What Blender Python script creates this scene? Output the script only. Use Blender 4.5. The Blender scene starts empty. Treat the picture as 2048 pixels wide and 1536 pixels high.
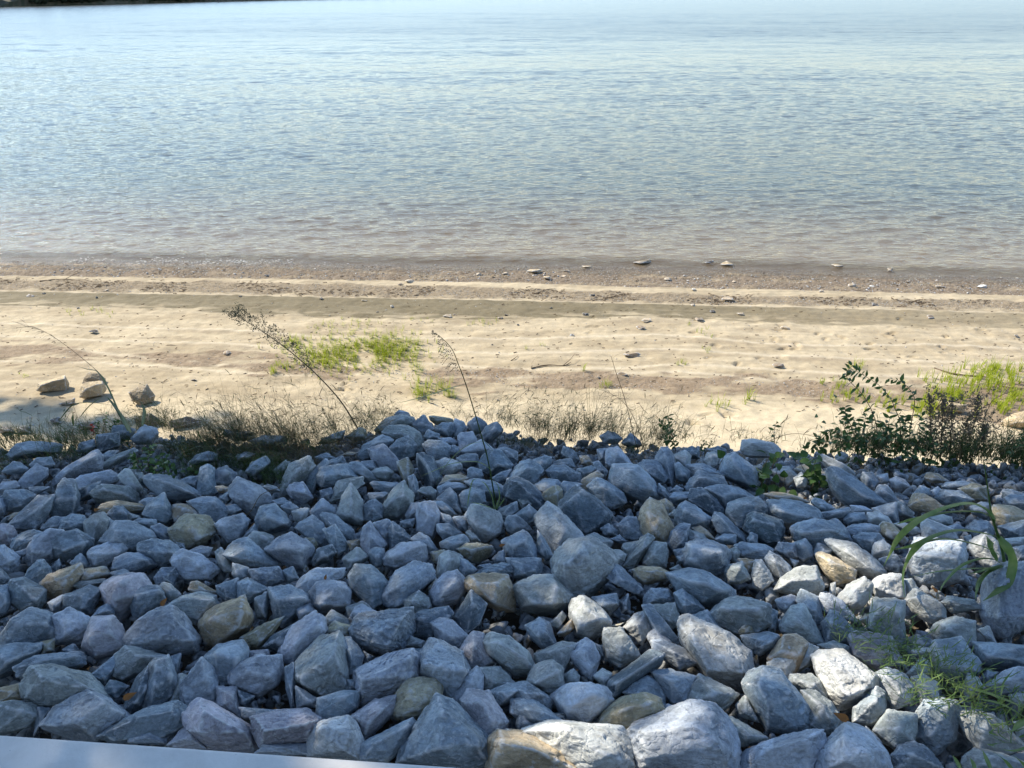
import bpy, bmesh, math
import numpy as np
from mathutils import Vector, Matrix
R = math.radians
sc = bpy.context.scene
COL = sc.collection

# ------------------------------------------------------------------ camera
HC = 5.2                      # camera height above the river
PITCH = R(27.8)
F = 1479.0                    # focal length in pixels of the 2048 px wide picture
cam_d = bpy.data.cameras.new("camera")
cam_d.lens = 26.0; cam_d.sensor_width = 36.0
cam_d.clip_start = 0.05; cam_d.clip_end = 6000
cam = bpy.data.objects.new("camera", cam_d)
cam.location = (0, 0, HC)
cam.rotation_euler = (R(90) - PITCH, 0, 0)
COL.objects.link(cam)
sc.camera = cam

# ------------------------------------------------------------------ sky and sun
SUN_EL, SUN_AZ = R(41), R(-57)          # azimuth measured from +y towards +x
SDIR = np.array([math.sin(SUN_AZ) * math.cos(SUN_EL), math.cos(SUN_AZ) * math.cos(SUN_EL), math.sin(SUN_EL)])
w = bpy.data.worlds.new("World"); sc.world = w; w.use_nodes = True
nt = w.node_tree; bg = nt.nodes["Background"]
sky = nt.nodes.new("ShaderNodeTexSky"); sky.sky_type = 'NISHITA'; sky.sun_disc = False
sky.sun_elevation = SUN_EL; sky.sun_rotation = SUN_AZ
sky.air_density = 1.0; sky.dust_density = 0.05; sky.ozone_density = 1.8
nt.links.new(sky.outputs[0], bg.inputs[0]); bg.inputs[1].default_value = 0.15
sl = bpy.data.lights.new("sun", 'SUN'); sl.energy = 4.4; sl.angle = R(0.55); sl.color = (1.0, 0.90, 0.72)
so = bpy.data.objects.new("sun", sl); COL.objects.link(so)
so.rotation_euler = Vector(SDIR).to_track_quat('Z', 'Y').to_euler()
so.location = (-30, 20, 40)
sc.view_settings.view_transform = 'Standard'; sc.view_settings.look = 'None'
sc.view_settings.exposure = 1.0; sc.view_settings.gamma = 1.0
sc.cycles.use_denoising = True
sc.cycles.max_bounces = 6

# ------------------------------------------------------------------ projection helpers
cp, sp = math.cos(PITCH), math.sin(PITCH)
def ray(px, py):
    a = (np.asarray(px, float) - 1024) / F; b = -(np.asarray(py, float) - 768) / F
    return np.stack([a, cp + b * sp, -sp + b * cp], -1)
def project(P):
    P = np.asarray(P, float); d = P - np.array([0, 0, HC])
    zf = d[..., 1] * cp - d[..., 2] * sp; zf = np.where(np.abs(zf) < 1e-6, 1e-6, zf)
    u = d[..., 1] * sp + d[..., 2] * cp
    return 1024 + F * d[..., 0] / zf, 768 - F * u / zf, zf
CAMP = np.array([0, 0, HC])
A0, A1 = 2.35, 0.20                      # top of the stone pile: z = HC - A0 - A1*y
def on_pile(px, py, lift=0.0):
    d = ray(px, py); t = (A0 - lift) / (-d[..., 2] - A1 * d[..., 1])
    return CAMP + d * t[..., None] if np.ndim(t) else CAMP + d * t
def on_z(px, py, z=0.0):
    d = ray(px, py); t = (z - HC) / d[..., 2]
    return CAMP + d * (t[..., None] if np.ndim(t) else t)

# ------------------------------------------------------------------ numpy noise
_rg = np.random.default_rng(11)
_perm = _rg.permutation(256); _perm = np.concatenate([_perm, _perm, _perm])
_grad = _rg.normal(size=(256, 3)); _grad /= np.linalg.norm(_grad, axis=1)[:, None]
def perlin(p):
    p = np.asarray(p, float); i = np.floor(p).astype(int); f = p - i; i &= 255
    u = f * f * f * (f * (f * 6 - 15) + 10)
    out = 0
    for dx in (0, 1):
        wx = u[..., 0] if dx else 1 - u[..., 0]
        for dy in (0, 1):
            wy = u[..., 1] if dy else 1 - u[..., 1]
            for dz in (0, 1):
                wz = u[..., 2] if dz else 1 - u[..., 2]
                h = _perm[_perm[_perm[(i[..., 0] + dx) & 255] + ((i[..., 1] + dy) & 255)] + ((i[..., 2] + dz) & 255)]
                g = _grad[h]
                out = out + wx * wy * wz * (g[..., 0] * (f[..., 0] - dx) + g[..., 1] * (f[..., 1] - dy) + g[..., 2] * (f[..., 2] - dz))
    return out * 1.5
def fbm(p, o=4, g=0.5):
    s = 0; a = 1.0; p = np.asarray(p, float)
    for k in range(o):
        s = s + a * perlin(p * 2 ** k + 17.3 * k); a *= g
    return s
def sstep(a, b, x):
    t = np.clip((x - a) / (b - a), 0, 1); return t * t * (3 - 2 * t)

# ------------------------------------------------------------------ object helpers
def tag(o, label=None, cat=None, group=None, kind=None):
    if label: o["label"] = label
    if cat: o["category"] = cat
    if group: o["group"] = group
    if kind: o["kind"] = kind
    return o
def mesh_np(name, V, Fc, mat=None, smooth=True, parent=None, loc=None):
    """V (n,3); Fc (m,k) int array or list of such arrays"""
    me = bpy.data.meshes.new(name)
    V = np.asarray(V, np.float32); Fs = Fc if isinstance(Fc, list) else [Fc]
    Fs = [np.asarray(f, np.int32) for f in Fs if len(f)]
    nl = sum(f.size for f in Fs); nf = sum(len(f) for f in Fs)
    me.vertices.add(len(V)); me.vertices.foreach_set("co", V.ravel())
    me.loops.add(nl); me.loops.foreach_set("vertex_index", np.concatenate([f.ravel() for f in Fs]))
    me.polygons.add(nf)
    tot = np.concatenate([np.full(len(f), f.shape[1], np.int32) for f in Fs])
    st = np.concatenate([[0], np.cumsum(tot)[:-1]]).astype(np.int32)
    me.polygons.foreach_set("loop_start", st); me.polygons.foreach_set("loop_total", tot)
    if smooth: me.polygons.foreach_set("use_smooth", np.ones(nf, bool))
    me.update(calc_edges=True); me.validate()
    if mat: me.materials.append(mat)
    o = bpy.data.objects.new(name, me); COL.objects.link(o)
    if parent: o.parent = parent
    if loc is not None: o.location = loc
    return o
def vcol(o, name, C):
    a = o.data.color_attributes.new(name, 'FLOAT_COLOR', 'POINT')
    C = np.asarray(C, np.float32)
    if C.shape[1] == 3: C = np.concatenate([C, np.ones((len(C), 1), np.float32)], 1)
    a.data.foreach_set("color", C.ravel())
def empty(name, loc=(0, 0, 0)):
    o = bpy.data.objects.new(name, None); COL.objects.link(o); o.location = loc; o.empty_display_size = 0.1; return o
_ico = {}
def ico(n):
    if n not in _ico:
        b = bmesh.new(); bmesh.ops.create_icosphere(b, subdivisions=n, radius=1)
        V = np.array([v.co[:] for v in b.verts]); Fq = np.array([[v.index for v in f.verts] for f in b.faces]); b.free()
        V /= np.linalg.norm(V, axis=1)[:, None]
        _ico[n] = (V, Fq)
    return _ico[n]

# ------------------------------------------------------------------ material helpers
class NT:
    def __init__(s, name):
        s.m = bpy.data.materials.new(name); s.m.use_nodes = True; s.t = s.m.node_tree; s.n = s.t.nodes; s.l = s.t.links
        s.p = s.n["Principled BSDF"]; s.out = s.n["Material Output"]
    def node(s, kind, **kw):
        x = s.n.new(kind)
        for k, v in kw.items(): setattr(x, k, v)
        return x
    def link(s, a, b): s.l.new(a, b)
    def noise(s, vec, scale, detail=4, rough=0.5, dist=0.0):
        x = s.node("ShaderNodeTexNoise"); x.inputs["Scale"].default_value = scale; x.inputs["Detail"].default_value = detail
        x.inputs["Roughness"].default_value = rough; x.inputs["Distortion"].default_value = dist
        if vec is not None: s.link(vec, x.inputs["Vector"])
        return x.outputs["Fac"]
    def math(s, op, a, b=None, clamp=False):
        x = s.node("ShaderNodeMath", operation=op, use_clamp=clamp)
        for i, v in enumerate((a, b)):
            if v is None: continue
            if isinstance(v, (int, float)): x.inputs[i].default_value = v
            else: s.link(v, x.inputs[i])
        return x.outputs[0]
    def ramp(s, f, a, b, lo=0.0, hi=1.0):
        x = s.node("ShaderNodeMapRange"); x.interpolation_type = 'SMOOTHSTEP'
        s.link(f, x.inputs[0])
        for i, v in zip((1, 2, 3, 4), (a, b, lo, hi)): x.inputs[i].default_value = v
        return x.outputs[0]
    def mix(s, f, a, b, mode='MIX'):
        x = s.node("ShaderNodeMix", data_type='RGBA', blend_type=mode)
        for sock, v in ((x.inputs[0], f), (x.inputs[6], a), (x.inputs[7], b)):
            if isinstance(v, (int, float)): sock.default_value = v
            elif isinstance(v, tuple): sock.default_value = v if len(v) == 4 else v + (1,)
            else: s.link(v, sock)
        return x.outputs[2]
    def grey(s, f):
        x = s.node("ShaderNodeCombineColor"); 
        for i in range(3): s.link(f, x.inputs[i])
        return x.outputs[0]
    def bump(s, h, strength, dist, normal=None):
        x = s.node("ShaderNodeBump"); x.inputs["Strength"].default_value = strength; x.inputs["Distance"].default_value = dist
        s.link(h, x.inputs["Height"])
        if normal is not None: s.link(normal, x.inputs["Normal"])
        return x.outputs[0]
    def mapping(s, vec, scale=(1, 1, 1), rot=(0, 0, 0)):
        x = s.node("ShaderNodeMapping"); x.inputs["Scale"].default_value = scale; x.inputs["Rotation"].default_value = rot
        s.link(vec, x.inputs["Vector"]); return x.outputs[0]

def rock_material(name, attr=None):
    s = NT(name)
    tc = s.node("ShaderNodeTexCoord"); oi = s.node("ShaderNodeObjectInfo")
    if attr:
        at = s.node("ShaderNodeAttribute", attribute_name=attr); tint = at.outputs["Color"]; vec = tc.outputs["Object"]
    else:
        tint = oi.outputs["Color"]
        off = s.node("ShaderNodeVectorMath", operation='SCALE'); off.inputs[0].default_value = (13.1, 7.7, 21.3)
        s.link(oi.outputs["Random"], off.inputs["Scale"])
        ad = s.node("ShaderNodeVectorMath", operation='ADD'); s.link(tc.outputs["Object"], ad.inputs[0]); s.link(off.outputs[0], ad.inputs[1])
        vec = ad.outputs[0]
    n1 = s.noise(vec, 7, 5, 0.6); n2 = s.noise(vec, 60, 8, 0.72); n3 = s.noise(vec, 24, 6, 0.65, 1.2)
    strat = s.noise(s.mapping(vec, (9, 14, 75), (0.5, 0.3, 0)), 1.0, 4, 0.6, 0.6)
    c = s.mix(1.0, tint, s.grey(s.ramp(n1, 0.25, 0.75, 0.74, 1.25)), 'MULTIPLY')
    c = s.mix(1.0, c, s.grey(s.ramp(n2, 0.25, 0.75, 0.78, 1.22)), 'MULTIPLY')
    c = s.mix(0.8, c, s.grey(s.ramp(strat, 0.3, 0.7, 0.85, 1.14)), 'MULTIPLY')
    fa = s.node("ShaderNodeAttribute", attribute_name="face"); fs = s.node("ShaderNodeSeparateColor"); s.link(fa.outputs["Color"], fs.inputs[0])
    c = s.mix(1.0, c, s.grey(s.ramp(fs.outputs[1], 0, 1, 0.80, 1.20)), 'MULTIPLY')
    # warm and green mineral patches
    c = s.mix(s.ramp(s.noise(vec, 5, 3, 0.6), 0.60, 0.80, 0, 0.40), c, (0.30, 0.27, 0.20))
    # pale bruises, scratches and dust
    sc1 = s.math('MULTIPLY', s.ramp(n3, 0.56, 0.70), s.ramp(n2, 0.42, 0.62))
    c = s.mix(s.math('MULTIPLY', sc1, 0.8), c, (0.58, 0.60, 0.63))
    vor = s.node("ShaderNodeTexVoronoi", feature='DISTANCE_TO_EDGE'); vor.inputs["Scale"].default_value = 11
    wv = s.node("ShaderNodeVectorMath", operation='ADD'); nz = s.node("ShaderNodeTexNoise"); nz.inputs["Scale"].default_value = 9; nz.inputs["Detail"].default_value = 5
    s.link(vec, nz.inputs["Vector"]); sv = s.node("ShaderNodeVectorMath", operation='SCALE'); sv.inputs["Scale"].default_value = 0.16
    s.link(nz.outputs["Color"], sv.inputs[0]); s.link(vec, wv.inputs[0]); s.link(sv.outputs[0], wv.inputs[1]); s.link(wv.outputs[0], vor.inputs["Vector"])
    vein = s.math('MULTIPLY', s.ramp(vor.outputs["Distance"], 0.0, 0.03, 1, 0), s.ramp(n1, 0.45, 0.62))
    c = s.mix(s.math('MULTIPLY', vein, 0.38), c, (0.48, 0.50, 0.53))
    c = s.mix(s.math('MULTIPLY', s.math('MULTIPLY', fs.outputs[0], s.ramp(n3, 0.28, 0.5)), 0.85), c, (0.68, 0.70, 0.72))
    geo = s.node("ShaderNodeNewGeometry")
    c = s.mix(s.ramp(geo.outputs["Pointiness"], 0.51, 0.57, 0, 0.6), c, (0.55, 0.57, 0.60))
    s.link(c, s.p.inputs["Base Color"]); s.p.inputs["Roughness"].default_value = 0.82
    s.p.inputs["Specular IOR Level"].default_value = 0.35
    h = s.math('ADD', s.math('MULTIPLY', n2, 0.5), s.math('MULTIPLY', strat, 0.9))
    h = s.math('ADD', h, s.math('MULTIPLY', n3, 0.9))
    h = s.math('ADD', h, s.math('MULTIPLY', s.ramp(vor.outputs["Distance"], 0, 0.08, 0, 0.25), 1.0))
    s.link(s.bump(h, 0.85, 0.010), s.p.inputs["Normal"])
    return s.m
def leaf_material(name, c1, c2, trans=0.35, rough=0.5, scale=30):
    s = NT(name); tc = s.node("ShaderNodeTexCoord")
    n = s.noise(tc.outputs["Object"], scale, 3)
    c = s.mix(s.ramp(n, 0.35, 0.65), c1, c2)
    s.link(c, s.p.inputs["Base Color"]); s.p.inputs["Roughness"].default_value = rough
    s.p.inputs["Specular IOR Level"].default_value = 0.3
    tr = s.node("ShaderNodeBsdfTranslucent"); s.link(c, tr.inputs["Color"])
    mx = s.node("ShaderNodeMixShader"); mx.inputs[0].default_value = trans
    s.link(s.p.outputs[0], mx.inputs[1]); s.link(tr.outputs[0], mx.inputs[2]); s.link(mx.outputs[0], s.out.inputs[0])
    return s.m
# ------------------------------------------------------------------ outlines of the stones, in tens of zoomed pixels
# each line: colour, outline corners, | ridge corners, # the name of a stone that stands out
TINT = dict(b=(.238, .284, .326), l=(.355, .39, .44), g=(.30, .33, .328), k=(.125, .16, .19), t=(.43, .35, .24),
            o=(.345, .315, .22), w=(.42, .44, .44), p=(.345, .34, .375))  # w: pale stones; on sunlit ones the sunlight is put into the tint
TILES = []
TILES.append((0, 820, 2.1875, """
b 12,34 16,31 26,29 50,30 55,32 54,38 40,41 20,42 10,43 8,40 #long flat slab lying in the grass at far left
b 2,56 12,47 20,49 26,54 20,57 8,58
b 27,50 34,44 46,43 50,50 44,53 30,53
l 16,67 24,58 33,50 43,54 44,59 38,64 29,71 19,73 | 33,56
l 50,62 62,52 87,37 93,43 93,48 88,50 92,54 72,62 68,64 58,65 50,69 | 62,56 88,41 #long lavender slab rising to a point near the grass
l 69,64 75,60 92,57 100,55 108,61 106,66 98,66 88,67 79,70 72,75 70,68 | 88,62
b 47,90 53,70 58,64 68,65 72,78 71,90 66,96 50,99 46,96 | 52,82 70,80 #upright squared blue block
k 72,82 72,72 92,65 84,76 82,80
g 83,76 90,68 92,66 118,67 124,74 126,84 112,84 95,84 86,80 | 94,72 112,76
g 108,60 115,54 120,56 130,71 129,77 125,78 118,68 110,65
g 118,52 126,52 127,57 123,64 120,60
b 88,35 89,23 98,22 108,21 109,32 100,35 92,38 | 98,24
b 104,14 112,14 124,18 120,26 110,28 102,20 | 112,20
l 120,26 131,14 143,17 144,22 138,29 124,30 | 131,20
b 70,38 73,30 86,27 87,33 79,39
b 92,42 100,37 108,37 106,42 98,47
g 95,48 108,40 122,35 125,38 118,43 105,49 98,53 93,52 | 108,44
g 124,58 130,57 133,62 128,65 123,65
b 131,62 138,59 154,60 172,68 180,75 183,80 162,82 146,79 140,73 136,70 | 152,66 170,74 #big slate slab with a humped back
b 173,48 180,41 190,38 198,40 198,46 186,48 176,50
b 180,76 185,60 183,54 190,50 196,54 195,63 198,74 188,80 | 190,62 #narrow-necked bottle-shaped upright stone
b 165,64 172,61 184,60 180,72 170,68
b 131,95 134,88 150,76 156,90 160,98 150,103 136,99 | 150,86
b 127,84 134,80 144,80 140,86 133,92
t 158,95 158,87 166,86 176,88 182,95 178,98 166,99 160,102 | 168,90 #small rusty pink stone
b 172,84 186,80 197,80 204,86 209,92 206,101 196,102 184,97 180,90 | 196,84
o 156,109 166,99 170,96 190,97 196,105 196,112 182,125 172,126 158,120 | 178,110 182,118 #khaki-grey block with a dark lower face
t 89,92 94,86 106,83 128,86 133,88 130,92 118,92 104,92 98,95 | 110,87 #long flat tan stone in the pile
b 98,95 105,88 112,88 118,94 120,100 112,102 104,100 | 112,92
g 118,94 128,97 130,100 118,101
b 53,109 56,101 66,95 76,97 80,103 78,110 70,113 60,110
g 77,103 85,96 94,94 100,100 96,113 90,118 84,124 80,118 78,112 | 88,102
b 97,98 106,102 104,108 98,112
b 92,120 103,110 107,102 122,103 138,111 142,116 130,122 122,128 116,130 112,124 100,122 | 106,110 104,118 #wide lavender-blue block
b 120,103 128,99 142,100 143,105 137,107
b 138,107 146,104 154,108 156,118 150,119 142,115
b 10,127 12,118 22,112 30,110 38,112 34,118 28,125 18,128
l 26,125 32,116 46,110 58,111 54,118 46,124 47,131 50,136 42,140 28,143 24,136 | 28,130 46,130 #bright lavender layered block
b 44,124 50,114 70,110 76,116 84,118 84,124 74,134 60,137 50,134 46,128 | 60,128 76,122
b 37,108 48,98 60,98 54,108 48,112
b 7,105 15,98 34,80 48,79 46,90 40,100 32,109 16,108 | 24,98 38,88 #long diagonal slate slab at far left
b 2,80 6,74 22,73 32,78 28,88 22,92 6,92
b -6,97 -6,78 3,80 6,87 4,95
l -6,74 2,66 14,65 18,70 10,73 4,77
p -6,106 4,104 12,107 15,114 10,124 0,120 -6,116 | 6,112 #pinkish banded stone at the left edge
t 8,100 12,94 20,93 14,99
b 26,71 34,70 46,70 38,73 30,78
l -4,126 4,124 10,130 18,134 16,142 8,149 2,148 -4,146 | 8,138
b 10,131 26,126 26,131 18,135
l 81,132 84,126 104,120 114,119 117,126 112,131 100,138 98,143 88,144 83,139 | 110,130 88,132
b 103,145 106,136 116,131 128,131 140,137 142,141 130,144 122,148 112,148 | 128,136
b 126,128 128,122 140,118 156,120 166,130 160,138 148,144 140,141 142,137 136,132 | 142,130 154,130
l 157,139 160,132 168,128 184,133 194,140 200,146 190,154 170,154 162,148 | 168,134 182,142
l 172,129 184,124 194,126 190,134 184,133
b 64,140 74,131 82,140 80,144 70,144
b 23,154 26,146 34,138 40,137 45,144 46,150 34,160 22,162 | 36,146
b 47,144 54,136 56,142 52,149
t 73,150 76,146 96,143 100,150 90,152 78,158 72,158
b 141,153 148,145 160,144 163,150 158,160 144,160
b 102,149 114,146 124,152 130,158 110,160
b 161,121 168,122 170,128 164,127
b -8,160 -8,142 2,146 9,154 4,158
"""))
TILES.append((400, 820, 2.1875, """
l 27,71 35,62 44,67 54,70 63,77 64,85 58,86 50,99 44,92 33,84 28,78 | 46,84 50,76 #broad lavender boulder with a frosted top
b 12,58 16,54 24,51 33,58 32,65 22,69 14,66 | 24,56
t 14,70 20,69 27,71 24,75 17,75
w 58,70 62,68 70,70 73,74 66,75
b 18,80 26,74 29,82 24,86
b 24,88 32,86 38,91 30,96 25,94
l 14,104 20,100 38,95 45,100 42,108 36,118 26,120 18,112 | 20,106 40,104
b 51,100 56,89 68,86 76,94 82,103 80,107 66,110 60,112 52,108 | 76,104 62,98 #squat blue hexagonal boulder
b 40,116 44,110 50,104 53,110 48,115
g 44,116 50,111 60,112 67,116 66,124 60,128 52,124 | 58,116
l 59,128 66,124 72,117 82,112 98,120 103,127 102,134 94,144 88,144 74,136 64,131 | 76,126 92,128 #crinkled lavender boulder
b 20,132 30,122 42,117 52,126 72,140 70,143 50,144 40,142 26,136 | 40,128 30,134 #long blue wedge sloping down to a point
g 14,130 20,126 26,134 30,148 22,148 16,140
b 30,140 44,144 48,154 36,158 30,150
b 46,146 64,144 72,144 77,156 60,162 48,156
b 75,147 85,143 90,154 80,158
b 66,83 76,80 84,85 78,89 72,88
b 74,88 82,84 90,89 86,94 80,94
w 84,93 92,90 100,90 98,98 92,104 86,100 #whitish pitted weathered stone
b 100,93 112,81 122,89 124,94 112,94 108,103 104,98 | 112,88
b 88,108 92,103 103,97 112,104 118,118 112,125 104,118 96,115 | 102,104
b 111,97 112,94 124,96 132,104 140,110 139,118 132,120 124,106 116,106
b 113,110 124,105 130,116 135,122 134,128 126,132 122,128 120,118 | 124,116
k 103,136 108,127 120,123 124,130 118,138 104,142
t 134,120 146,118 146,124 138,128 #small brown cube-like stone
o 96,117 104,117 108,123 104,128 100,122
g 125,95 130,80 138,67 148,83 149,100 146,104 140,103 132,100 | 138,84 138,96 #pointed grey stone standing like a tooth
b 149,88 154,84 160,82 167,88 166,98 158,102 150,100 | 158,90
g 162,96 172,80 178,72 186,66 195,78 194,85 180,98 172,98 | 176,82 186,78 #leaf-shaped greenish slab
b 190,62 195,59 199,66 200,76 194,83 194,72
b 156,67 160,65 182,67 180,71 172,76 160,72 | 174,70
b 134,52 138,48 146,48 152,54 164,64 156,66 146,60 136,57
g 119,82 126,65 148,61 149,68 138,68 130,78 122,84
b 107,60 111,53 134,49 136,57 144,61 126,64 122,70 112,70 108,66 | 126,58 114,60
b 110,74 120,71 122,76 118,82 111,80
g 74,78 76,62 82,50 99,43 104,52 96,66 82,80 | 90,54 #tall leaning grey block beside the weeds
l 80,74 82,68 94,66 99,74 102,80 94,85 84,80 | 96,76 84,74
b 94,63 104,54 114,46 118,47 108,58 104,64 103,76 98,70
b 105,43 116,39 123,44 112,47
b 115,52 118,46 130,42 133,48 122,52
t 127,42 136,38 144,39 140,42
b 143,42 150,32 166,23 176,28 170,36 160,32 155,36 154,44 148,46 | 160,30
b 168,24 172,20 188,25 176,29
l 154,36 168,32 178,42 182,48 178,55 164,54 158,46 | 162,40 160,38 #smooth rectangular blue slab on the mound
b 173,35 180,28 190,24 198,32 196,42 184,47 178,42 | 190,32
g 168,21 174,15 190,14 200,20 204,28 202,36 198,38 196,28 184,22
g 160,18 170,8 184,4 194,7 196,12 184,15 174,15 166,20 | 184,8 #pale grey hump at the top of the mound
b 178,4 182,0 190,2 192,5 184,6
b 142,52 148,47 158,46 162,54 156,57 150,54
g 156,57 160,54 170,52 177,57 170,64 162,62 | 170,56
o 180,48 190,44 196,55 192,62 188,68 184,60 #upright khaki stone on the mound
b 154,76 168,75 172,76 166,83 156,84
l 147,124 149,108 156,103 162,112 170,122 166,127 154,132 | 156,116
b 158,104 172,100 176,106 174,120 170,122 164,112
b 172,112 176,102 184,108 194,118 184,124 174,128 | 176,110
l 168,136 172,130 184,122 200,121 205,124 207,136 203,141 192,140 180,144 170,141 | 200,124 176,134
b 154,130 160,126 168,127 169,136 166,142 160,144 156,138 | 162,134
g 130,136 144,125 154,134 148,138 136,146
w 46,28 60,23 78,24 78,30 70,34 56,33
b 42,56 48,48 60,42 64,48 56,54 50,60
k 24,18 48,20 50,26 30,26 22,22
g 108,30 126,20 132,19 130,26 116,30
o 134,24 146,16 152,18 152,26 140,28
b 33,42 42,38 50,40 44,46 34,46
g 68,54 78,46 82,48 78,56 70,60
"""))
TILES.append((800, 820, 2.1875, """
b 11,13 22,4 26,10 31,18 20,22 | 20,12
o 27,6 30,5 48,8 48,12 32,12 28,9 #flat brown stone on top of the mound
b 32,17 38,12 48,12 50,20 44,24 36,22
b 48,18 50,8 58,11 60,16 56,22 50,24 | 54,14
b 66,20 62,12 70,6 78,11 80,16 74,20 | 70,12
b 74,22 80,14 88,11 94,18 92,20 86,24 82,28 76,27 | 86,18
b 22,24 26,18 36,22 36,26 26,28
b 21,32 26,28 38,28 46,33 44,42 38,46 30,46 25,40 | 34,34
b 35,26 46,25 53,29 50,32 42,31
l 53,24 56,21 66,20 68,24 70,28 60,38 54,39 | 64,26
b 44,38 48,32 54,34 54,40 46,41
l 56,38 68,30 74,27 80,32 84,35 78,40 70,42 60,40
k 10,48 12,43 22,40 30,45 34,56 38,62 34,68 26,70 18,62 12,56 #dark smooth rounded stone
w 32,48 42,44 50,46 56,50 56,54 46,60 38,59 34,56 | 48,52
b 52,44 60,40 70,40 72,48 62,52 56,50
k 72,50 76,42 84,36 92,38 102,50 100,54 90,57 80,58 74,54 | 90,50
b 88,36 96,34 107,38 107,46 100,50 92,42
b 62,55 66,52 74,55 76,60 72,64 62,64
b 84,62 92,57 102,54 98,64 90,66
b 95,70 100,60 110,48 118,46 126,50 130,56 126,62 122,67 114,64 104,63 98,70 | 118,52 #high arched blue boulder
b 121,46 132,42 138,43 138,50 130,58 126,50
k 96,72 100,64 108,62 118,66 132,80 134,90 128,92 122,82 114,80 104,82 97,78 | 118,76 110,66
b 124,68 132,63 144,64 148,70 140,74 134,78 126,74
o 130,80 132,75 142,69 148,72 148,86 146,92 138,88 | 144,76 #khaki egg-shaped stone
b 134,56 140,51 150,51 164,58 165,66 160,70 148,66 138,62 | 150,56
b 139,50 144,46 156,44 160,52 154,53 146,50
b 148,40 150,33 160,38 164,46 160,50 154,44
t 164,42 172,42 176,48 172,51 166,49
b 176,48 182,47 190,56 188,60 180,58
b 162,54 174,51 180,53 176,58 166,62
t 166,64 172,60 180,56 186,60 180,63 176,72 170,74 166,70 #pale crumbly chunk below the weeds
b 172,70 180,62 190,66 204,76 206,84 196,89 188,88 178,78 | 186,70
b 180,36 188,35 188,46 182,46
b 147,68 150,65 166,68 160,72 150,80 148,84
k 146,90 150,80 162,70 180,82 194,96 190,104 170,114 158,104 154,98 | 158,80 168,74 #big dark slab with a split face
w 124,98 136,85 146,92 150,100 160,108 170,118 152,124 142,134 134,118 126,106 | 146,94 150,112 #tall pale ridged shard
b 125,130 126,110 132,118 140,134 134,137
g 140,138 144,130 156,120 174,118 186,124 197,136 194,146 184,156 180,162 164,176 154,172 142,160 140,150 | 172,122 164,140 150,142 #largest smooth grey boulder in the middle of the pile
g 170,116 178,112 194,120 192,126 184,126 176,120
b 187,158 192,146 196,140 202,144 208,150 222,164 218,168 204,170 192,166 | 200,154
b 94,120 104,115 112,111 118,114 124,128 124,138 114,142 102,140 98,134 | 114,120 104,124 #blue boulder with a raised flat top
b 98,136 104,141 116,142 128,136 130,146 126,154 116,156 104,152
b 96,104 98,98 106,96 116,104 120,110 112,110 102,114 98,110
b 105,96 118,87 126,94 122,102 116,104 | 118,92
b 88,94 92,90 106,84 108,90 102,96 96,102 92,100
g 108,82 116,80 120,86 112,90
w 60,98 66,88 74,87 84,92 90,94 94,104 90,112 80,118 76,120 70,112 64,104 | 68,104 80,110 #pale greenish wedge at the foot of the seed stalk
b 30,84 38,83 48,90 52,96 44,98 38,92
b 33,82 46,71 52,78 56,94 50,92 42,84 | 48,76
b 54,78 58,74 66,72 76,74 78,84 72,86 66,90 60,92 56,88 | 68,76
b 60,66 68,63 84,65 94,70 96,76 88,80 80,82 76,74 68,70
b 35,70 44,66 56,67 62,71 54,74 46,72 36,78
t 36,68 42,60 54,59 62,62 58,66 46,66
g 16,74 20,71 28,70 33,74 31,82 26,80
l 15,96 18,86 24,84 32,86 37,96 36,104 30,116 24,114 16,110 18,102 | 26,96 34,98
l 5,96 10,86 18,85 18,92 14,98 8,100
b 0,102 6,100 14,99 12,106 4,108
b 37,94 46,97 50,104 52,108 44,106 38,102
b 48,98 60,97 62,104 62,112 54,108
b 34,104 44,104 56,112 50,117 40,118 34,110
g 60,112 64,110 70,115 74,120 66,122
b 37,121 46,116 58,114 63,120 56,124 50,130 42,128 38,126
o 53,127 62,122 74,122 88,126 88,130 80,136 72,142 66,138 58,132 | 64,128 80,130 #striped tan oval stone
b 10,118 18,112 26,116 30,122 34,128 26,132 22,122 16,122
o 28,130 40,128 42,134 34,140 30,138
g 34,150 36,134 44,129 56,133 57,142 50,150 44,154 36,158 | 46,136
b 54,134 62,138 70,146 66,150 58,152 54,146
b 69,150 78,144 92,140 100,141 102,148 96,152 76,154
b 84,136 90,130 95,128 96,140 88,140
b 72,142 82,140 86,143 76,146
"""))
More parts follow.
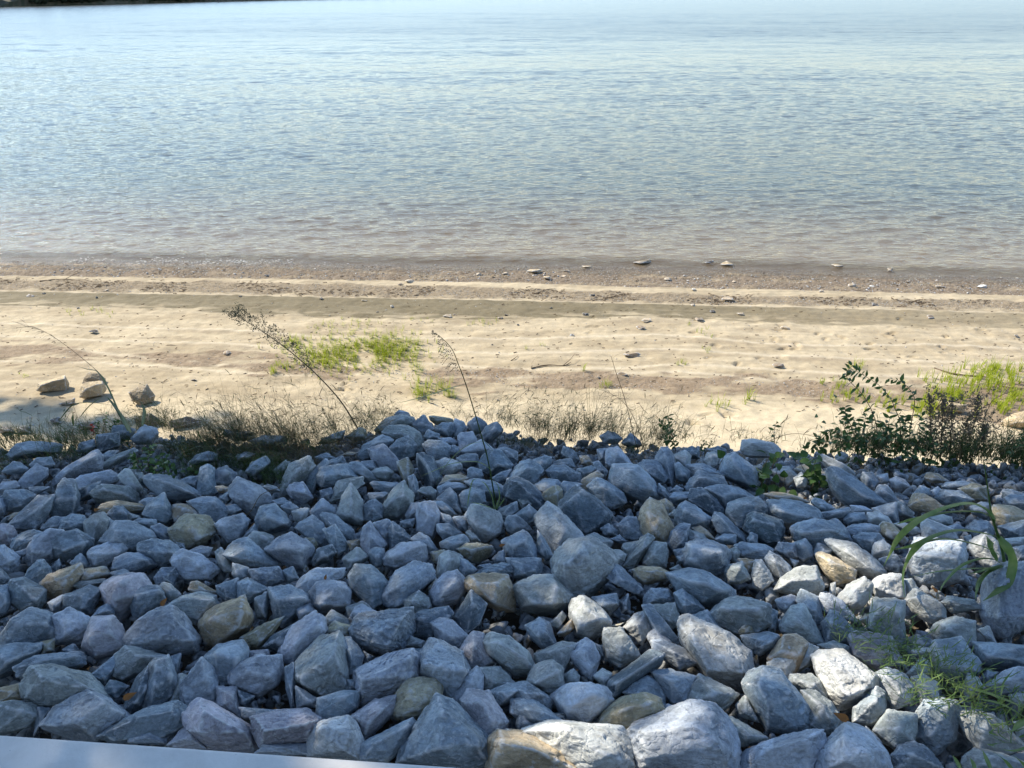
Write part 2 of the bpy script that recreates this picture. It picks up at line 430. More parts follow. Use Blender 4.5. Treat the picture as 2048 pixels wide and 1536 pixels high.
TILES.append((1200, 820, 2.1875, """
b 10,60 13,52 34,51 42,58 50,66 53,80 42,83 34,82 20,76 11,68 | 40,60 30,54 48,72 #big boxy dark blue boulder under the weeds
l 5,44 6,36 16,34 22,40 29,50 18,52 12,54 6,49 | 16,40
b 34,51 40,46 50,46 56,50 62,62 58,66 50,64 42,57
b 51,44 56,35 62,35 67,42 69,54 68,66 66,70 62,64 58,56 52,50 | 60,42 #tall narrow blue stone under the leafy seedling
b 0,24 8,19 16,22 20,26 16,30 4,30
k 20,30 28,21 36,28 38,32 28,34
g 66,42 78,37 83,42 82,50 78,54 70,48
b 68,50 72,48 82,56 82,64 76,66 70,62
b 80,50 94,49 108,56 114,60 108,62 94,60 84,60
b 79,70 84,62 90,56 100,60 112,61 116,70 110,72 100,70 88,74 82,74 | 90,62 104,64
k 74,38 84,33 90,36 91,44 84,44
g 94,46 98,39 104,38 110,43 106,50 100,53 | 102,42
k 98,36 108,33 115,36 115,42 110,43 104,38
b 111,58 112,44 122,40 132,46 142,55 144,66 140,71 128,66 118,62 | 126,52 120,42 #dark blunt block between the two seedlings
w 129,36 131,28 140,27 158,30 164,36 164,42 150,40 138,42 132,40 | 140,30 #white-blue stone against the sand
g 139,52 146,50 152,53 148,57
w 154,56 164,52 172,52 180,60 178,64 172,68 166,58
w 177,62 184,57 190,63 188,70 180,70
t 178,54 186,50 200,52 206,60 196,64 190,62 184,56
t 151,77 158,75 170,76 180,79 190,84 180,84 160,83
b 96,72 106,69 118,69 130,73 140,80 124,83 118,86 116,94 110,84 104,78 | 112,80 120,76
k 80,82 84,73 94,72 104,80 112,90 112,96 106,97 100,92 92,86 | 98,76
b 116,94 118,86 126,82 144,80 152,90 152,96 138,94 134,100 132,106 128,108 120,100 | 134,86
b 52,76 54,67 60,72 64,80 62,82
b 64,74 70,69 76,72 75,75 66,75
b 64,80 68,75 82,75 84,80 76,84 68,84
t 35,104 38,90 46,82 56,86 62,98 68,111 60,120 52,121 40,116 34,110 | 44,94 56,100 50,112 #tall tan angular block
t 53,84 60,81 66,86 68,90 62,97 57,90
g 61,97 68,91 72,92 70,100
b 69,100 72,88 78,84 90,90 103,102 98,108 88,107 78,108 70,106 | 78,92 94,100
b 103,102 105,94 112,95 120,103 130,112 133,120 126,122 118,114 108,112 | 112,100 120,110
k 132,108 136,96 142,93 154,98 165,101 168,108 164,120 154,122 146,112 136,112 | 140,100 158,104 #dark creased slate block
b 152,92 154,83 166,82 184,84 198,92 201,99 184,104 170,106 162,100 156,96 | 164,92 188,98 #wide grooved blue slab
b 176,108 180,104 198,100 208,102 216,106 224,108 226,116 216,122 198,126 184,122 178,116 | 184,112 210,110
b 62,122 64,112 74,104 82,105 80,112 78,118 79,124 68,128
g 79,110 82,109 94,114 100,119 92,120 80,122
t 84,108 92,106 98,110 105,118 98,117 92,112
b 105,118 114,113 124,114 124,122 112,122
b 16,106 24,98 33,98 34,108 40,116 32,120 22,116 | 26,106
b 1,108 8,104 16,110 16,115 4,114
k 10,118 18,114 24,120 20,122
g 21,142 38,116 44,114 49,118 44,128 36,138 30,145 | 40,126 #leaning finger-like grey sliver
g 20,126 22,122 38,119 36,124 26,134
g 44,126 50,121 60,122 62,130 60,142 48,144 40,140 | 48,132
b 77,132 80,122 90,119 102,120 114,125 118,130 118,140 114,148 104,150 90,146 78,140 | 84,126 112,130 82,138 #broad boxy blue boulder
b 124,124 128,121 150,123 158,128 154,136 144,137 128,133 | 146,128
g 118,128 124,125 128,130 126,140 121,138
b 134,118 138,112 144,114 144,122 136,122
b 160,128 164,121 178,122 180,134 174,137
b 178,122 188,118 194,126 194,134 186,138 180,134 | 186,122
b 194,132 200,122 206,124 214,128 210,136 200,136
b 67,128 78,126 78,132 70,136
b 70,134 78,132 78,140 72,139
g 64,145 72,141 75,146 66,147
t 30,146 38,143 56,144 62,148 60,154 40,158 32,152 | 48,148
b 63,150 84,145 100,150 108,158 122,164 122,170 112,176 94,176 74,168 | 90,160 108,164
g 114,148 118,142 130,139 134,148 137,154 128,158 118,158 | 128,144
t 126,136 134,136 142,138 140,146 134,149 130,142
w 139,148 142,138 148,138 156,150 158,156 148,164 140,160 | 146,142
w 151,136 156,130 164,134 174,143 174,148 166,154 158,150 | 160,138
b 174,136 182,138 178,144
g 8,128 18,128 24,132 22,138 16,140
"""))
TILES.append((1600, 820, 2.1875, """
w 17,43 22,41 34,47 46,54 50,58 46,62 40,56 30,52 24,52
b 25,58 28,52 38,55 50,62 60,70 66,78 78,85 70,89 58,88 46,88 38,82 30,72 | 36,62 60,80 #long diagonal slab in front of the leafy shrub
b 56,62 58,57 66,57 72,65 68,72 60,70 | 62,62
g 32,42 38,38 44,41 42,46 34,47
l 70,60 80,58 81,66 72,68
l 82,64 88,61 96,64 100,70 90,74 84,70
t 114,62 116,57 126,58 136,65 130,66 120,66
b 130,70 134,66 150,65 158,68 150,72 136,72
o 145,72 158,67 170,70 171,82 160,83 150,76 | 162,72
b 68,76 72,69 80,69 88,80 90,84 78,85 70,80 | 78,74
b 104,76 110,69 118,72 120,78 112,80
l 119,74 126,70 130,74 126,80 120,80
b 124,80 130,73 146,74 158,82 150,85 134,86 | 140,78
t 99,88 104,77 114,77 124,83 130,88 128,94 114,92 106,92 | 112,82 #tan ribbed stone behind the arching grass
b 185,74 192,72 205,77 205,84 190,84
b 187,80 192,78 208,78 212,88 200,92 190,88
b 156,88 166,84 174,86 176,94 170,98 158,94
t 174,94 178,87 194,88 204,93 208,98 200,104 188,106 180,104 | 190,96
b 182,106 196,104 208,100 212,112 200,120 188,116
b 11,84 14,80 22,83 32,90 24,92 16,90
b 17,94 44,89 45,92 40,98 26,100 18,100 | 34,94
l 46,87 58,88 66,92 60,95 48,94
b 66,90 82,86 88,84 86,92 90,104 82,104 72,96
g 84,86 92,84 104,94 102,98 90,98 86,92
g 112,96 128,95 138,98 139,104 130,107 118,104
b 40,100 44,94 58,94 61,100 54,104 44,104
w 61,100 62,94 72,93 80,98 84,104 76,106 70,104 62,103 | 70,98
b 42,108 48,105 60,104 72,106 73,112 64,112 54,116 46,114 | 62,108
b 49,116 56,112 72,113 76,118 70,124 66,130 58,126 52,120 | 66,120
b 26,104 28,101 34,100 40,106 46,116 48,120 42,122 34,118 30,112 | 34,106
w 25,121 30,119 50,123 64,133 76,145 77,149 70,153 56,150 46,144 38,136 30,128 | 44,130 66,146 #long white stone lying in the sun
t 15,132 20,130 30,134 40,140 50,146 50,154 34,158 24,150 18,140 | 28,138 #crumbly cream pitted stone
w 66,128 68,122 76,119 82,124 86,132 76,134 66,134
k 72,136 88,132 94,142 90,148 78,146
o 72,108 76,102 84,104 92,112 98,118 94,122 84,118 76,114
w 86,104 96,103 108,108 110,112 102,114 94,110
l 100,152 98,140 102,128 106,118 112,120 130,122 148,120 150,136 146,154 130,160 110,160 | 104,132 146,136 #large half-sunlit block behind the arching grass
w 111,104 117,100 126,105 132,111 142,110 144,118 128,120 112,120 | 120,108
b 133,107 144,104 150,108 146,114 134,112
b 152,108 160,101 172,102 178,110 174,118 160,116
w 154,126 156,120 170,113 182,122 184,136 178,144 168,142 160,134 | 164,122 #white stone behind the arching grass stem
g 186,118 208,116 214,124 200,126 190,124
b 194,126 206,124 214,130 210,142 196,140
g 150,116 156,114 158,120 152,122
b 12,130 16,122 26,126 28,132 18,131
"""))
TILES.append((0, 1152, 2.5, """
b 9,3 19,2 32,8 36,11 35,20 30,25 17,27 9,22 7,9 | 18,10 29,20
b -6,9 7,8 8,22 4,29 -6,33 | 5,20
t 33,6 40,-1 64,-10 66,-2 63,3 51,15 39,17
g 58,8 64,4 83,2 83,5 64,10
b 51,16 72,8 80,11 78,20 72,29 65,30 52,24
l 38,21 50,15 51,20 48,26 42,28
p 80,9 87,3 100,-1 113,-1 120,8 110,11 104,18 105,27 96,35 90,32 85,21 83,13
b 103,13 110,9 126,8 131,15 131,20 124,24 111,33 107,31 102,20 | 109,15 128,11
b 79,26 86,22 92,25 91,31 83,33 74,32
g 127,8 131,5 137,7 145,15 137,20 131,17
g 134,24 147,16 160,13 172,16 172,22 158,37 150,33 148,29 | 147,17 170,19
t 151,11 153,5 158,4 174,13 172,15 166,14 156,14
b 173,8 190,2 190,19 180,21 174,13
b 190,5 198,2 206,6 215,10 206,15 196,22 191,18
t 161,35 165,30 176,23 194,17 201,33 199,40 172,56 165,53 160,40 | 170,33 195,27 190,42 #tan slab with straight sides
b 0,57 0,50 10,35 24,26 40,30 42,36 48,44 45,52 32,53 15,54 | 12,38 38,38 #oval boulder with a dark chip hole
l 42,32 56,26 72,34 70,44 64,53 45,54 43,47
p 74,34 92,33 101,48 101,56 90,62 76,65 66,56 70,47 | 86,35 88,45 70,48
l 100,50 113,35 126,27 138,25 145,30 158,49 156,59 140,62 118,60 100,56 | 130,50 140,34 155,52 #big layered boulder with a sloping ridge
b -6,59 12,54 32,54 32,59 24,65 0,80 -6,80 | 6,69
b 12,73 29,64 61,61 68,66 66,71 48,74 33,73 20,81 16,80 | 29,68 60,64
k 50,59 59,54 65,61 60,64 52,62
g 18,85 27,74 42,72 70,79 87,96 88,99 74,96 56,97 43,105 33,105 20,97 | 35,83 54,80 72,90 #long sagging grey boulder
g 92,64 101,57 110,58 133,64 122,69 112,77 98,83 91,79 | 110,64
b 72,80 90,65 94,68 90,78 84,87 76,83
k 84,90 88,83 99,86 103,88 94,98 86,94
k 98,107 109,82 118,73 120,76 120,93 114,106 103,111
b 119,72 126,67 134,65 139,76 143,86 138,96 131,102 119,108 113,103 114,97 119,92 | 125,72 123,90 137,80
b 134,65 145,62 144,70 141,77 137,70
l 34,119 45,105 60,96 69,92 84,99 90,101 104,113 76,130 62,130 43,121 | 62,118 84,100 #bright blue pointed boulder by the wall
t -4,91 16,86 20,90 19,98 8,100 -4,102
g -6,102 15,100 29,104 31,111 23,120 0,126 -6,126 | 18,108
b 30,105 40,106 39,108 33,115 27,128 30,113
b 81,127 96,117 118,106 140,101 147,106 148,118 132,129 120,122 110,124 104,130 88,131 | 110,113 138,109
b 103,130 116,122 121,122 132,129 132,134 103,133
l 145,88 161,66 170,73 174,88 173,103 161,100 148,106 145,96 | 164,80 #tall blue block pointing up behind the mauve boulder
p 148,109 160,99 172,104 190,114 203,122 204,140 165,137 150,123 | 164,109 196,125 160,125 #saddle-shaped mauve boulder by the wall
p 134,135 148,121 155,126 165,138
b 165,64 175,56 194,52 198,60 197,68 190,71 186,85 177,88 174,80 165,68 | 172,62 190,66
p 174,89 189,89 192,114 174,104
l 184,80 192,70 206,64 224,64 226,77 221,86 208,96 196,93 185,86 | 200,76 215,80 #round lavender boulder with a pocked face
o 193,49 210,39 226,33 220,43 206,57 198,56
p 199,60 214,59 216,65 205,66 199,68
b 192,105 206,106 225,108 205,112 196,114
k 190,91 204,96 196,104 191,102
g 143,79 150,79 145,86 146,101 135,103 140,93
o 32,53 44,50 43,60 34,62
"""))
TILES.append((512, 1152, 2.5, """
b 10,10 26,8 40,15 43,21 31,24 24,34 21,40 15,34 14,21 | 16,19 40,18
b -1,18 9,13 10,25 8,35 0,33
l 30,11 38,0 48,-6 70,-6 68,2 56,2 44,11 36,17
l 43,13 48,6 60,4 70,6 75,12 74,23 68,27 52,29 45,22 | 52,23 66,8
b 75,0 80,-8 92,-8 100,-1 106,6 103,13 102,20 93,26 86,15 77,10 | 92,4 #tall dark blue block with a pointed foot
b 102,15 106,6 112,-3 126,-11 138,-8 142,1 133,6 118,22 110,25 104,21 | 118,6
g 118,19 130,12 138,18 140,25 129,30 120,27 | 125,20
l 139,13 144,5 150,-1 160,-4 167,4 166,13 160,21 148,26 141,22 | 150,14 160,4 #rounded stone with an olive cap
o 137,9 144,2 145,5 140,14 137,13
t 167,6 172,0 190,-2 201,0 206,11 206,27 194,27 180,18 169,11 | 176,6 193,6 190,22 #tan angular chunk
k 159,33 172,12 184,23 178,39 169,45 164,40 | 173,23
g 72,25 85,20 92,26 84,27 78,31 74,32
l 74,35 79,25 85,23 96,29 80,39
b 76,43 80,34 100,29 123,26 125,42 119,58 106,63 87,56 78,49 | 96,46 118,33 105,56 #wide fan-shaped boulder
k 124,32 134,28 153,25 157,31 142,36 145,47 138,50 125,48 | 133,34
l 140,38 148,34 157,36 169,48 164,59 150,59 146,52 | 150,45 157,49
l 18,60 21,52 31,39 47,29 54,35 55,45 40,59 29,71 20,65 | 33,54 48,40 #long plump lavender stone standing on its end
l 30,25 43,21 49,29 35,35
o 55,45 63,36 77,40 76,49 69,50
g 56,33 61,27 74,35 75,39 62,37 56,40
g 32,70 44,57 50,50 65,46 70,53 73,89 57,98 31,85 | 63,62 54,74 33,83 #big smooth wedge showing two clean faces
b 69,51 76,50 86,63 83,76 75,81 72,70 | 76,64
l 80,76 100,65 124,59 128,65 130,82 113,94 85,103 81,83 | 83,83 119,80 124,64 #brick-shaped lavender block
l 131,66 139,51 145,51 150,59 164,61 170,74 157,96 149,95 144,85 131,83 | 133,70 158,76 168,75 #wedge boulder with a dark undercut front
p 164,59 173,45 182,47 180,56 190,69 183,72 172,73 | 174,56
g 180,52 190,46 205,46 219,60 223,78 206,78 196,70 186,62 | 196,54 213,65 #grey-green boulder with a ragged edge
b 23,74 30,71 32,86 31,106 28,106 24,90
k 32,88 49,98 48,105 33,106
b 49,110 50,98 70,92 82,93 80,105 72,112 51,117 | 70,96
p -2,113 20,108 37,106 50,114 49,119 43,132 20,134 5,135 -2,125 | 6,125 42,118 #low mauve boulder just above the wall
l 0,141 6,135 41,134 41,143
w 43,125 52,117 73,112 82,122 85,133 83,146 43,143 | 54,122 76,124 70,140 #pale cream boulder just above the wall
p 75,113 96,99 112,96 113,101 108,111 96,122 86,131 80,120 | 90,118 102,106
b 85,135 100,126 124,114 127,120 120,136 105,148 85,146 | 96,133 122,119
o 109,107 113,94 122,83 142,82 149,87 147,97 133,112 120,114 112,112 | 123,93 140,90 130,106 #olive-grey block with vertical streaks
b 124,128 138,110 145,97 156,101 170,115 188,132 186,148 170,154 150,148 138,145 115,148 118,138 | 150,110 146,138 175,134 #large triangular blue boulder
l 157,100 164,83 176,73 182,80 181,92 170,93 164,105 | 172,86
p 165,100 170,92 186,93 201,116 198,123 188,133 180,130 169,115 | 180,100 190,118 #mauve egg-shaped stone
g 180,74 195,73 206,85 186,92 182,90
b 186,93 198,87 211,86 218,90 200,103 194,104
t 188,130 195,123 206,124 220,126 242,140 256,154 254,160 187,160 | 196,134 225,140 #big brown boulder cut by the bottom edge
k 121,58 134,58 131,68 128,66
g 120,56 124,48 135,52 133,58
k 6,56 13,48 33,37 19,57 18,60
b 73,83 80,83 80,90 74,91
k 86,60 94,64 90,69
"""))
TILES.append((1024, 1152, 2.5, """
g 1,10 6,6 20,-1 32,0 47,15 44,22 34,28 8,24 | 18,22 36,8 34,22 #grey boulder with a pale chamfered top
w 46,26 50,19 57,16 69,24 79,36 74,45 62,49 51,46 47,34 | 58,24 70,34 54,40 #white-topped stone streaked with shade
b 64,17 83,14 86,23 78,30 70,24
k 86,20 93,14 95,30 88,29
b 106,17 111,10 124,11 127,19 124,22 106,24
g 112,24 130,22 135,38 127,42 121,39
b 130,14 137,11 145,17 154,26 140,32 134,27
w 90,41 98,31 107,28 111,38 111,44 104,55 96,46 | 101,39 #small brilliant white stone
w 73,47 74,42 88,42 92,48 101,64 86,72 75,66 | 88,62 #pale cube-like stone half in sun
b 105,25 112,24 122,40 135,53 134,56 118,52 111,42
w 134,37 142,33 170,45 188,59 193,81 185,90 162,86 156,74 140,58 136,50 | 157,75 184,76 144,52 #long broad sunlit slab
g 158,30 172,19 185,17 205,23 206,38 196,44 180,45 164,37 | 170,26 198,26
o 180,44 189,34 195,39 194,46 183,48
b 144,32 156,27 160,37 170,44 148,37
b 184,48 205,45 213,48 210,57 198,63 189,59
l 112,52 120,51 138,58 148,69 134,75 125,68 114,60 | 128,60 #rough knobbly pale stone
k 77,84 109,60 120,64 118,71 88,94 82,98 77,89 | 84,86 115,66 #narrow dark slab lying slantwise
g 65,80 72,74 80,78 77,86 74,89
b 98,86 108,80 117,85 122,96 121,104 110,96 94,96 90,93
b 112,77 127,75 147,81 141,94 139,102 128,101 122,93 | 127,83
b 11,40 22,34 29,37 35,55 25,57 16,49
g 31,37 40,28 43,33 37,43
t 36,46 48,34 50,41 42,48
g 19,62 40,53 52,54 45,60 44,70 40,78 20,69 | 40,58
l 44,61 59,50 65,54 70,66 64,83 57,78 50,69 | 56,62 62,76 #upright lavender stone with a pale bloom
g 13,83 18,71 32,68 40,74 41,88 30,94 16,89 | 20,85 37,76
g 42,79 49,74 54,80 53,86 44,86
l 32,96 45,87 62,86 74,90 81,99 69,109 60,118 44,116 42,108 35,102 | 44,106 65,95 #low dome-shaped lavender boulder
b -3,86 12,85 17,89 34,99 29,108 15,99 0,97
b 0,98 15,97 24,108 33,114 42,117 24,121 10,113 0,110
b 3,118 6,106 13,111 19,120 5,124
o 70,115 76,106 90,97 105,94 118,99 121,106 119,113 100,119 90,125 72,120 | 90,106 110,102 #brown oval boulder with a rust stain
w 9,124 33,117 86,121 92,129 96,148 90,158 56,156 45,142 20,129 | 44,123 62,133 80,144 #rough crusted white boulder at the bottom edge
l 89,130 99,119 119,113 137,107 142,101 159,104 176,124 179,140 178,160 100,160 94,145 | 100,126 145,120 165,135 110,145 #huge sunlit boulder at the bottom edge
b 120,108 124,102 137,107 119,113
g 141,100 142,92 150,79 160,85 181,94 170,106 165,110 159,104 | 160,96
g 179,103 187,95 190,101 197,116 182,111
g 168,114 176,113 204,129 198,134 178,137 170,120
k 29,110 44,109 43,116 33,113
o 78,40 90,37 84,41
b 64,53 72,56 73,64
l 108,48 114,42 128,53 120,53 112,56
"""))
TILES.append((1536, 1152, 2.5, """
w 6,11 11,2 25,-7 38,-7 44,9 40,16 25,15 | 20,3 40,2 #blocky white stone in a patch of sun
l 6,19 19,15 23,18 21,26 14,30 9,26
g 10,40 18,25 29,23 36,39 44,53 37,55 12,45 | 25,36 #upright layered grey wedge
b 22,20 27,11 40,17 42,26 44,36 37,39 29,24
b 43,37 50,28 56,30 69,44 64,53 47,54 44,45 | 50,37
l 41,18 43,14 51,15 59,20 60,25 71,35 69,37 60,33 50,25 43,28 | 52,21
w 56,17 64,7 77,2 83,7 82,16 75,25 66,26 59,22 | 69,12 71,20
w 83,6 88,1 100,-2 108,0 109,18 102,19 88,18 | 90,4 87,10
g 109,3 115,2 121,11 110,18
g 85,20 88,19 109,20 109,58 106,59 96,47 81,41 | 90,22 106,30 #tall blunt grey block
w 110,19 118,10 125,14 135,20 141,26 141,33 130,37 124,34 116,28 | 118,16 125,23
t 129,13 135,11 137,17 135,19
g 139,21 144,16 164,19 169,26 148,29
l 174,0 182,-6 206,-10 220,-5 215,33 196,44 188,51 180,47 172,30 172,16 | 185,6 185,34 #tall pale blue boulder at the right edge
g 131,43 136,37 150,33 164,37 165,57 156,51 143,55 134,52 | 144,42 #rounded grey block beside the tall pale blue boulder
b 130,60 134,53 148,54 154,50 169,69 168,76 156,80 150,86 138,80 134,73 | 140,70 156,74 #smooth blue boulder with a shoulder
b 165,53 186,56 220,57 220,73 190,74 172,71 169,64
l 174,88 190,76 200,73 220,77 220,90 195,92 185,96 | 195,83
w 193,95 206,92 220,94 220,103 199,105
b 169,82 176,75 184,77 176,86
p 65,49 72,45 98,49 106,66 105,70 88,74 70,64 | 76,50 96,60 #mauve-brown stone behind the runner grass
t 0,66 6,56 13,48 22,47 32,54 33,62 20,78 16,72 2,68 | 23,64 10,60 #rough tan block
g 32,54 40,58 38,69 26,76 23,76 33,64
w 0,69 9,65 23,65 17,83 9,79 0,74
w 36,65 44,60 60,61 86,79 86,88 72,101 56,106 47,96 40,78 | 48,68 64,96 80,90 #large pale pocked boulder
g 17,85 19,79 35,79 42,85 47,97 38,93 28,92
b -19,87 -13,78 -3,74 6,75 19,89 36,108 31,120 24,124 0,122 -6,113 -15,99 | 0,105 20,94 -8,88 #big blue-grey boulder with a lit crest
g 28,93 37,92 50,101 59,115 56,124 49,125 34,120 35,108 | 44,105
b 69,105 76,100 87,88 93,94 94,112 82,119 69,116 | 86,100
l 85,79 96,74 109,79 117,88 114,101 100,106 92,90 | 96,80 106,94
w 115,82 124,79 135,86 136,99 128,100 123,107 120,93 | 126,90 #white post-like stone
b 117,115 120,109 126,100 140,99 150,101 154,107 148,115 149,129 135,141 117,129 | 127,106 144,105 130,128 #square dark-faced block with a lit top
w 150,111 153,108 180,111 189,120 204,134 206,137 190,141 169,139 157,123 | 173,123 179,113 #cream-topped wedge boulder
g 85,123 96,108 119,110 117,132 102,137 90,129 | 104,122
l 35,154 40,140 64,119 78,123 92,140 98,154 90,160 35,160 | 60,128 80,142 60,148 #wide pale boulder with a crack
l -24,149 -15,139 0,132 38,123 44,124 45,131 36,148 34,160 -24,160 | 4,137 30,131
b 100,143 106,136 117,133 126,137 135,147 140,154 102,156 | 115,143
g 157,145 166,138 183,141 206,150 206,160 160,160 156,150
b 78,120 85,126 93,138 93,142 86,132
k 110,50 120,47 133,52 130,57 116,59
w 115,60 121,56 130,58 131,65 118,65
w 111,78 123,65 130,70 129,78 115,80
w 156,86 160,78 168,82 173,89 158,100
g 40,55 52,52 64,56 64,62 45,60
w 168,43 177,40 179,46 183,54 176,52
k -2,24 8,29 6,44 0,45
g 197,117 210,115 215,130 200,130
w 48,16 50,6 54,5 54,15 51,16
t 73,35 78,30 82,31 80,40
"""))
BEACH = [(0, 470, 3.4179, """
t 21,91 22,87 28,85 38,82 41,87 40,91 34,91 24,92 | 24,88 38,84 #tan boulder farthest left on the sand
o 48,87 49,83 52,80 58,81 62,84 63,88 58,87 50,86 #dark brown boulder half hidden behind a tan one on the sand
t 46,95 47,88 50,86 60,85 63,90 60,94 50,96 | 50,90 60,87 #square tan boulder in front of a dark one on the sand
o 75,92 80,89 86,87 91,94 90,98 82,100 77,97 | 84,91 88,95 82,96 #brown boulder with a shaded front lying alone on the sand
o 34,99 44,95 44,98 38,100 #flat stone sunk in the sand below the boulders
k 78,107 88,104 94,108 92,113 80,112 #dark stone at the edge of the left weeds
k 98,109 110,106 118,109 117,113 100,113 #long dark stone at the edge of the left weeds
k 29,108 35,106 36,110 30,110
k 10,112 18,112 19,116 10,116
k -2,112 6,112 9,115 0,116
k 45,110 55,109 58,113 46,114
"""), (1300, 470, 3.6523, """
t 156,91 158,90 174,93 172,97 160,97 #tan block lying in the bright grass at right
t 192,102 198,98 206,96 212,98 212,105 200,106 194,105 #broad tan boulder at the right edge of the sand
k 13,8 19,9 18,10 14,10
k 29,15 30,14 35,14 35,16 30,16 #black wet block at the waterline
t 38,16 42,14 46,16 46,17 40,17 #tan slab at the waterline next to the black block
t 99,16 103,16 106,17 102,18
o 130,18 133,18 133,20 130,20
"""), (650, 470, 3.4179, """
k 170,10 176,10 175,12 171,11
o 180,16 190,14 191,16 184,17 #dark thin slab standing in the shallow water
t 118,21 120,20 127,20 126,22 120,22 #largest pale flat stone on the dark gravel
t 128,24 132,24 132,26 128,25
t 150,18 156,18 156,19 151,19
""")]
# smaller stones on the sand: x, y, width, colour
PEBBLES = """61,593,14,o 88,588,8,k 194,596,10,k 157,617,7,k 215,582,9,t 188,665,16,k 455,707,15,o 388,762,12,k 533,552,10,k
641,598,10,k 481,594,8,k 729,602,12,t 784,614,12,g 755,625,7,k 819,564,18,t 800,569,10,o 957,551,16,t 1011,549,14,t 1112,545,8,t
1134,544,14,t 1128,554,12,t 1142,555,8,t 1101,616,8,k 1012,631,8,k 1001,637,12,o 897,635,24,t 909,630,8,o 1036,650,7,k 1145,671,16,k
1171,630,16,k 1172,648,6,k 1293,643,24,t 1283,657,22,o 1265,714,38,o 1245,750,22,o 985,690,6,k 1197,755,8,o 1336,560,16,t 1185,592,12,k
1492,570,10,t 1468,564,8,t 1455,601,30,t 1387,580,10,w 1388,611,14,t 1425,624,12,k 1480,629,14,t 1399,640,20,o 1569,658,20,t
1558,733,26,o 1749,611,14,k 1858,636,16,o 1705,573,18,t 1880,575,20,t 1966,575,20,w 1814,564,8,t 1744,574,10,w 1643,584,12,t
1781,537,12,t 1981,543,8,k 2033,674,12,k 1579,693,8,k 1525,682,8,k 1050,519,14,k 1490,521,8,k 408,511,12,k 658,760,10,o 995,800,7,o 344,692,5,k"""
# ------------------------------------------------------------------ the shore: ground, river, far bank
rng = np.random.default_rng(5)
def poly_world(pts, zf=None):
    """picture polyline -> world polyline on the beach (x sorted)"""
    pts = np.array(pts, float); z = np.zeros(len(pts))
    for _ in range(12):
        P = on_z(pts[:, 0], pts[:, 1], z)
        if zf is None: break
        z = zf(P[:, 0], P[:, 1])
    o = np.argsort(P[:, 0]); return P[o, 0], P[o, 1]
SHX, SHY = poly_world([(-300, 518), (0, 520), (250, 521), (500, 525), (650, 528), (1000, 530), (1300, 534), (1650, 541), (2048, 556), (2350, 566)])
def shore(x):
    n = perlin(np.stack([x * 0.9, x * 0 + 3.1, x * 0], -1)) * 0.20 + perlin(np.stack([x * 3.1, x * 0 + 9.1, x * 0], -1)) * 0.10
    return np.interp(x, SHX, SHY) + n
def smooth_z(x, y):
    d = np.interp(x, SHX, SHY) - y
    return np.where(d > 0, 0.055 * d, 0.10 * d)
def on_beach(px, py):
    z = 0.0 * np.asarray(px, float)
    for _ in range(12):
        P = on_z(px, py, z); z = beach_z(P[..., 0], P[..., 1])
    return P
CREST = [(-200, 900), (0, 890), (100, 885), (240, 858), (330, 860), (430, 872), (600, 872), (690, 856), (780, 832), (880, 830), (1000, 845), (1100, 868),
         (1200, 868), (1300, 880), (1500, 882), (1700, 895), (1900, 905), (2048, 915), (2300, 930)]
_c = np.array(CREST, float); _P = on_pile(_c[:, 0], _c[:, 1] - 12, 0.05)
_o = np.argsort(_P[:, 0]); CX, CY = _P[_o, 0], _P[_o, 1]
def crest(x): return np.interp(x, CX, CY)
def pile_z(x, y): return HC - A0 - A1 * y
def bank_z(x, y):
    """stone pile with its outer face falling to the sand"""
    c = crest(x) + 0.15
    top = pile_z(x, np.minimum(y, c))
    return top - np.maximum(y - c, 0) * 0.95
BANDS = dict(
 gravel=[(0, 552), (650, 560), (1000, 565), (1300, 575), (1650, 582), (2048, 592)],
 deb0=[(0, 560), (650, 568), (1000, 577), (1300, 588), (1650, 596), (2048, 604)],
 deb1=[(0, 580), (400, 588), (650, 592), (1000, 598), (1300, 606), (1650, 613), (2048, 622)],
 damp0=[(0, 585), (400, 592), (650, 597), (1000, 603), (1300, 611), (1650, 619), (2048, 629)],
 damp1=[(0, 615), (300, 622), (650, 641), (1000, 645), (1300, 638), (1650, 655), (2048, 664)],
 br0=[(0, 690), (300, 705), (480, 705), (700, 745), (900, 742), (1100, 746), (1300, 757), (1600, 765), (1800, 778), (2048, 772)],
 br1=[(0, 727), (300, 728), (500, 748), (700, 762), (900, 772), (1050, 780), (1300, 788), (1600, 802), (1800, 822), (2048, 865)])
BW = {k: poly_world(v, smooth_z) for k, v in BANDS.items()}
def band_y(k, x): return np.interp(x, *BW[k])
def beach_z(x, y):
    d = np.interp(x, SHX, SHY) - y
    return smooth_z(x, y) - 0.03 * sstep(-0.8, 0.3, d) + 0.045 * sstep(0.10, -0.05, y - band_y('gravel', x)) + 0.03 * sstep(0.08, -0.08, y - band_y('damp0', x))

def axis(dense, lo, hi, out_lo, out_hi, step):
    mid = np.arange(lo, hi + 1e-6, step); L = []; s = step; x = lo
    while x > out_lo: s *= 1.25; x -= s; L.append(x)
    Rr = []; s = step; x = hi
    while x < out_hi: s *= 1.25; x += s; Rr.append(x)
    return np.array(L[::-1] + list(mid) + Rr)
gx = axis(1, -11.5, 11.5, -900, 900, 0.034)
gy = np.concatenate([np.arange(-30, 0, 1.5), np.arange(0, 6.9, 0.12), axis(1, 6.9, 15.6, 6.95, 1500, 0.026)[0:]])
gy = np.unique(np.round(gy, 4))
X, Y = np.meshgrid(gx, gy); sh = shore(X); D = sh - Y
p3 = np.stack([X, Y, 0 * X], -1)
z = np.where(D > 0, 0.055 * D, 0.10 * D)
z = np.maximum(z, -2.5)
near = sstep(-0.8, 0.3, D) * sstep(60, 14, np.abs(X))
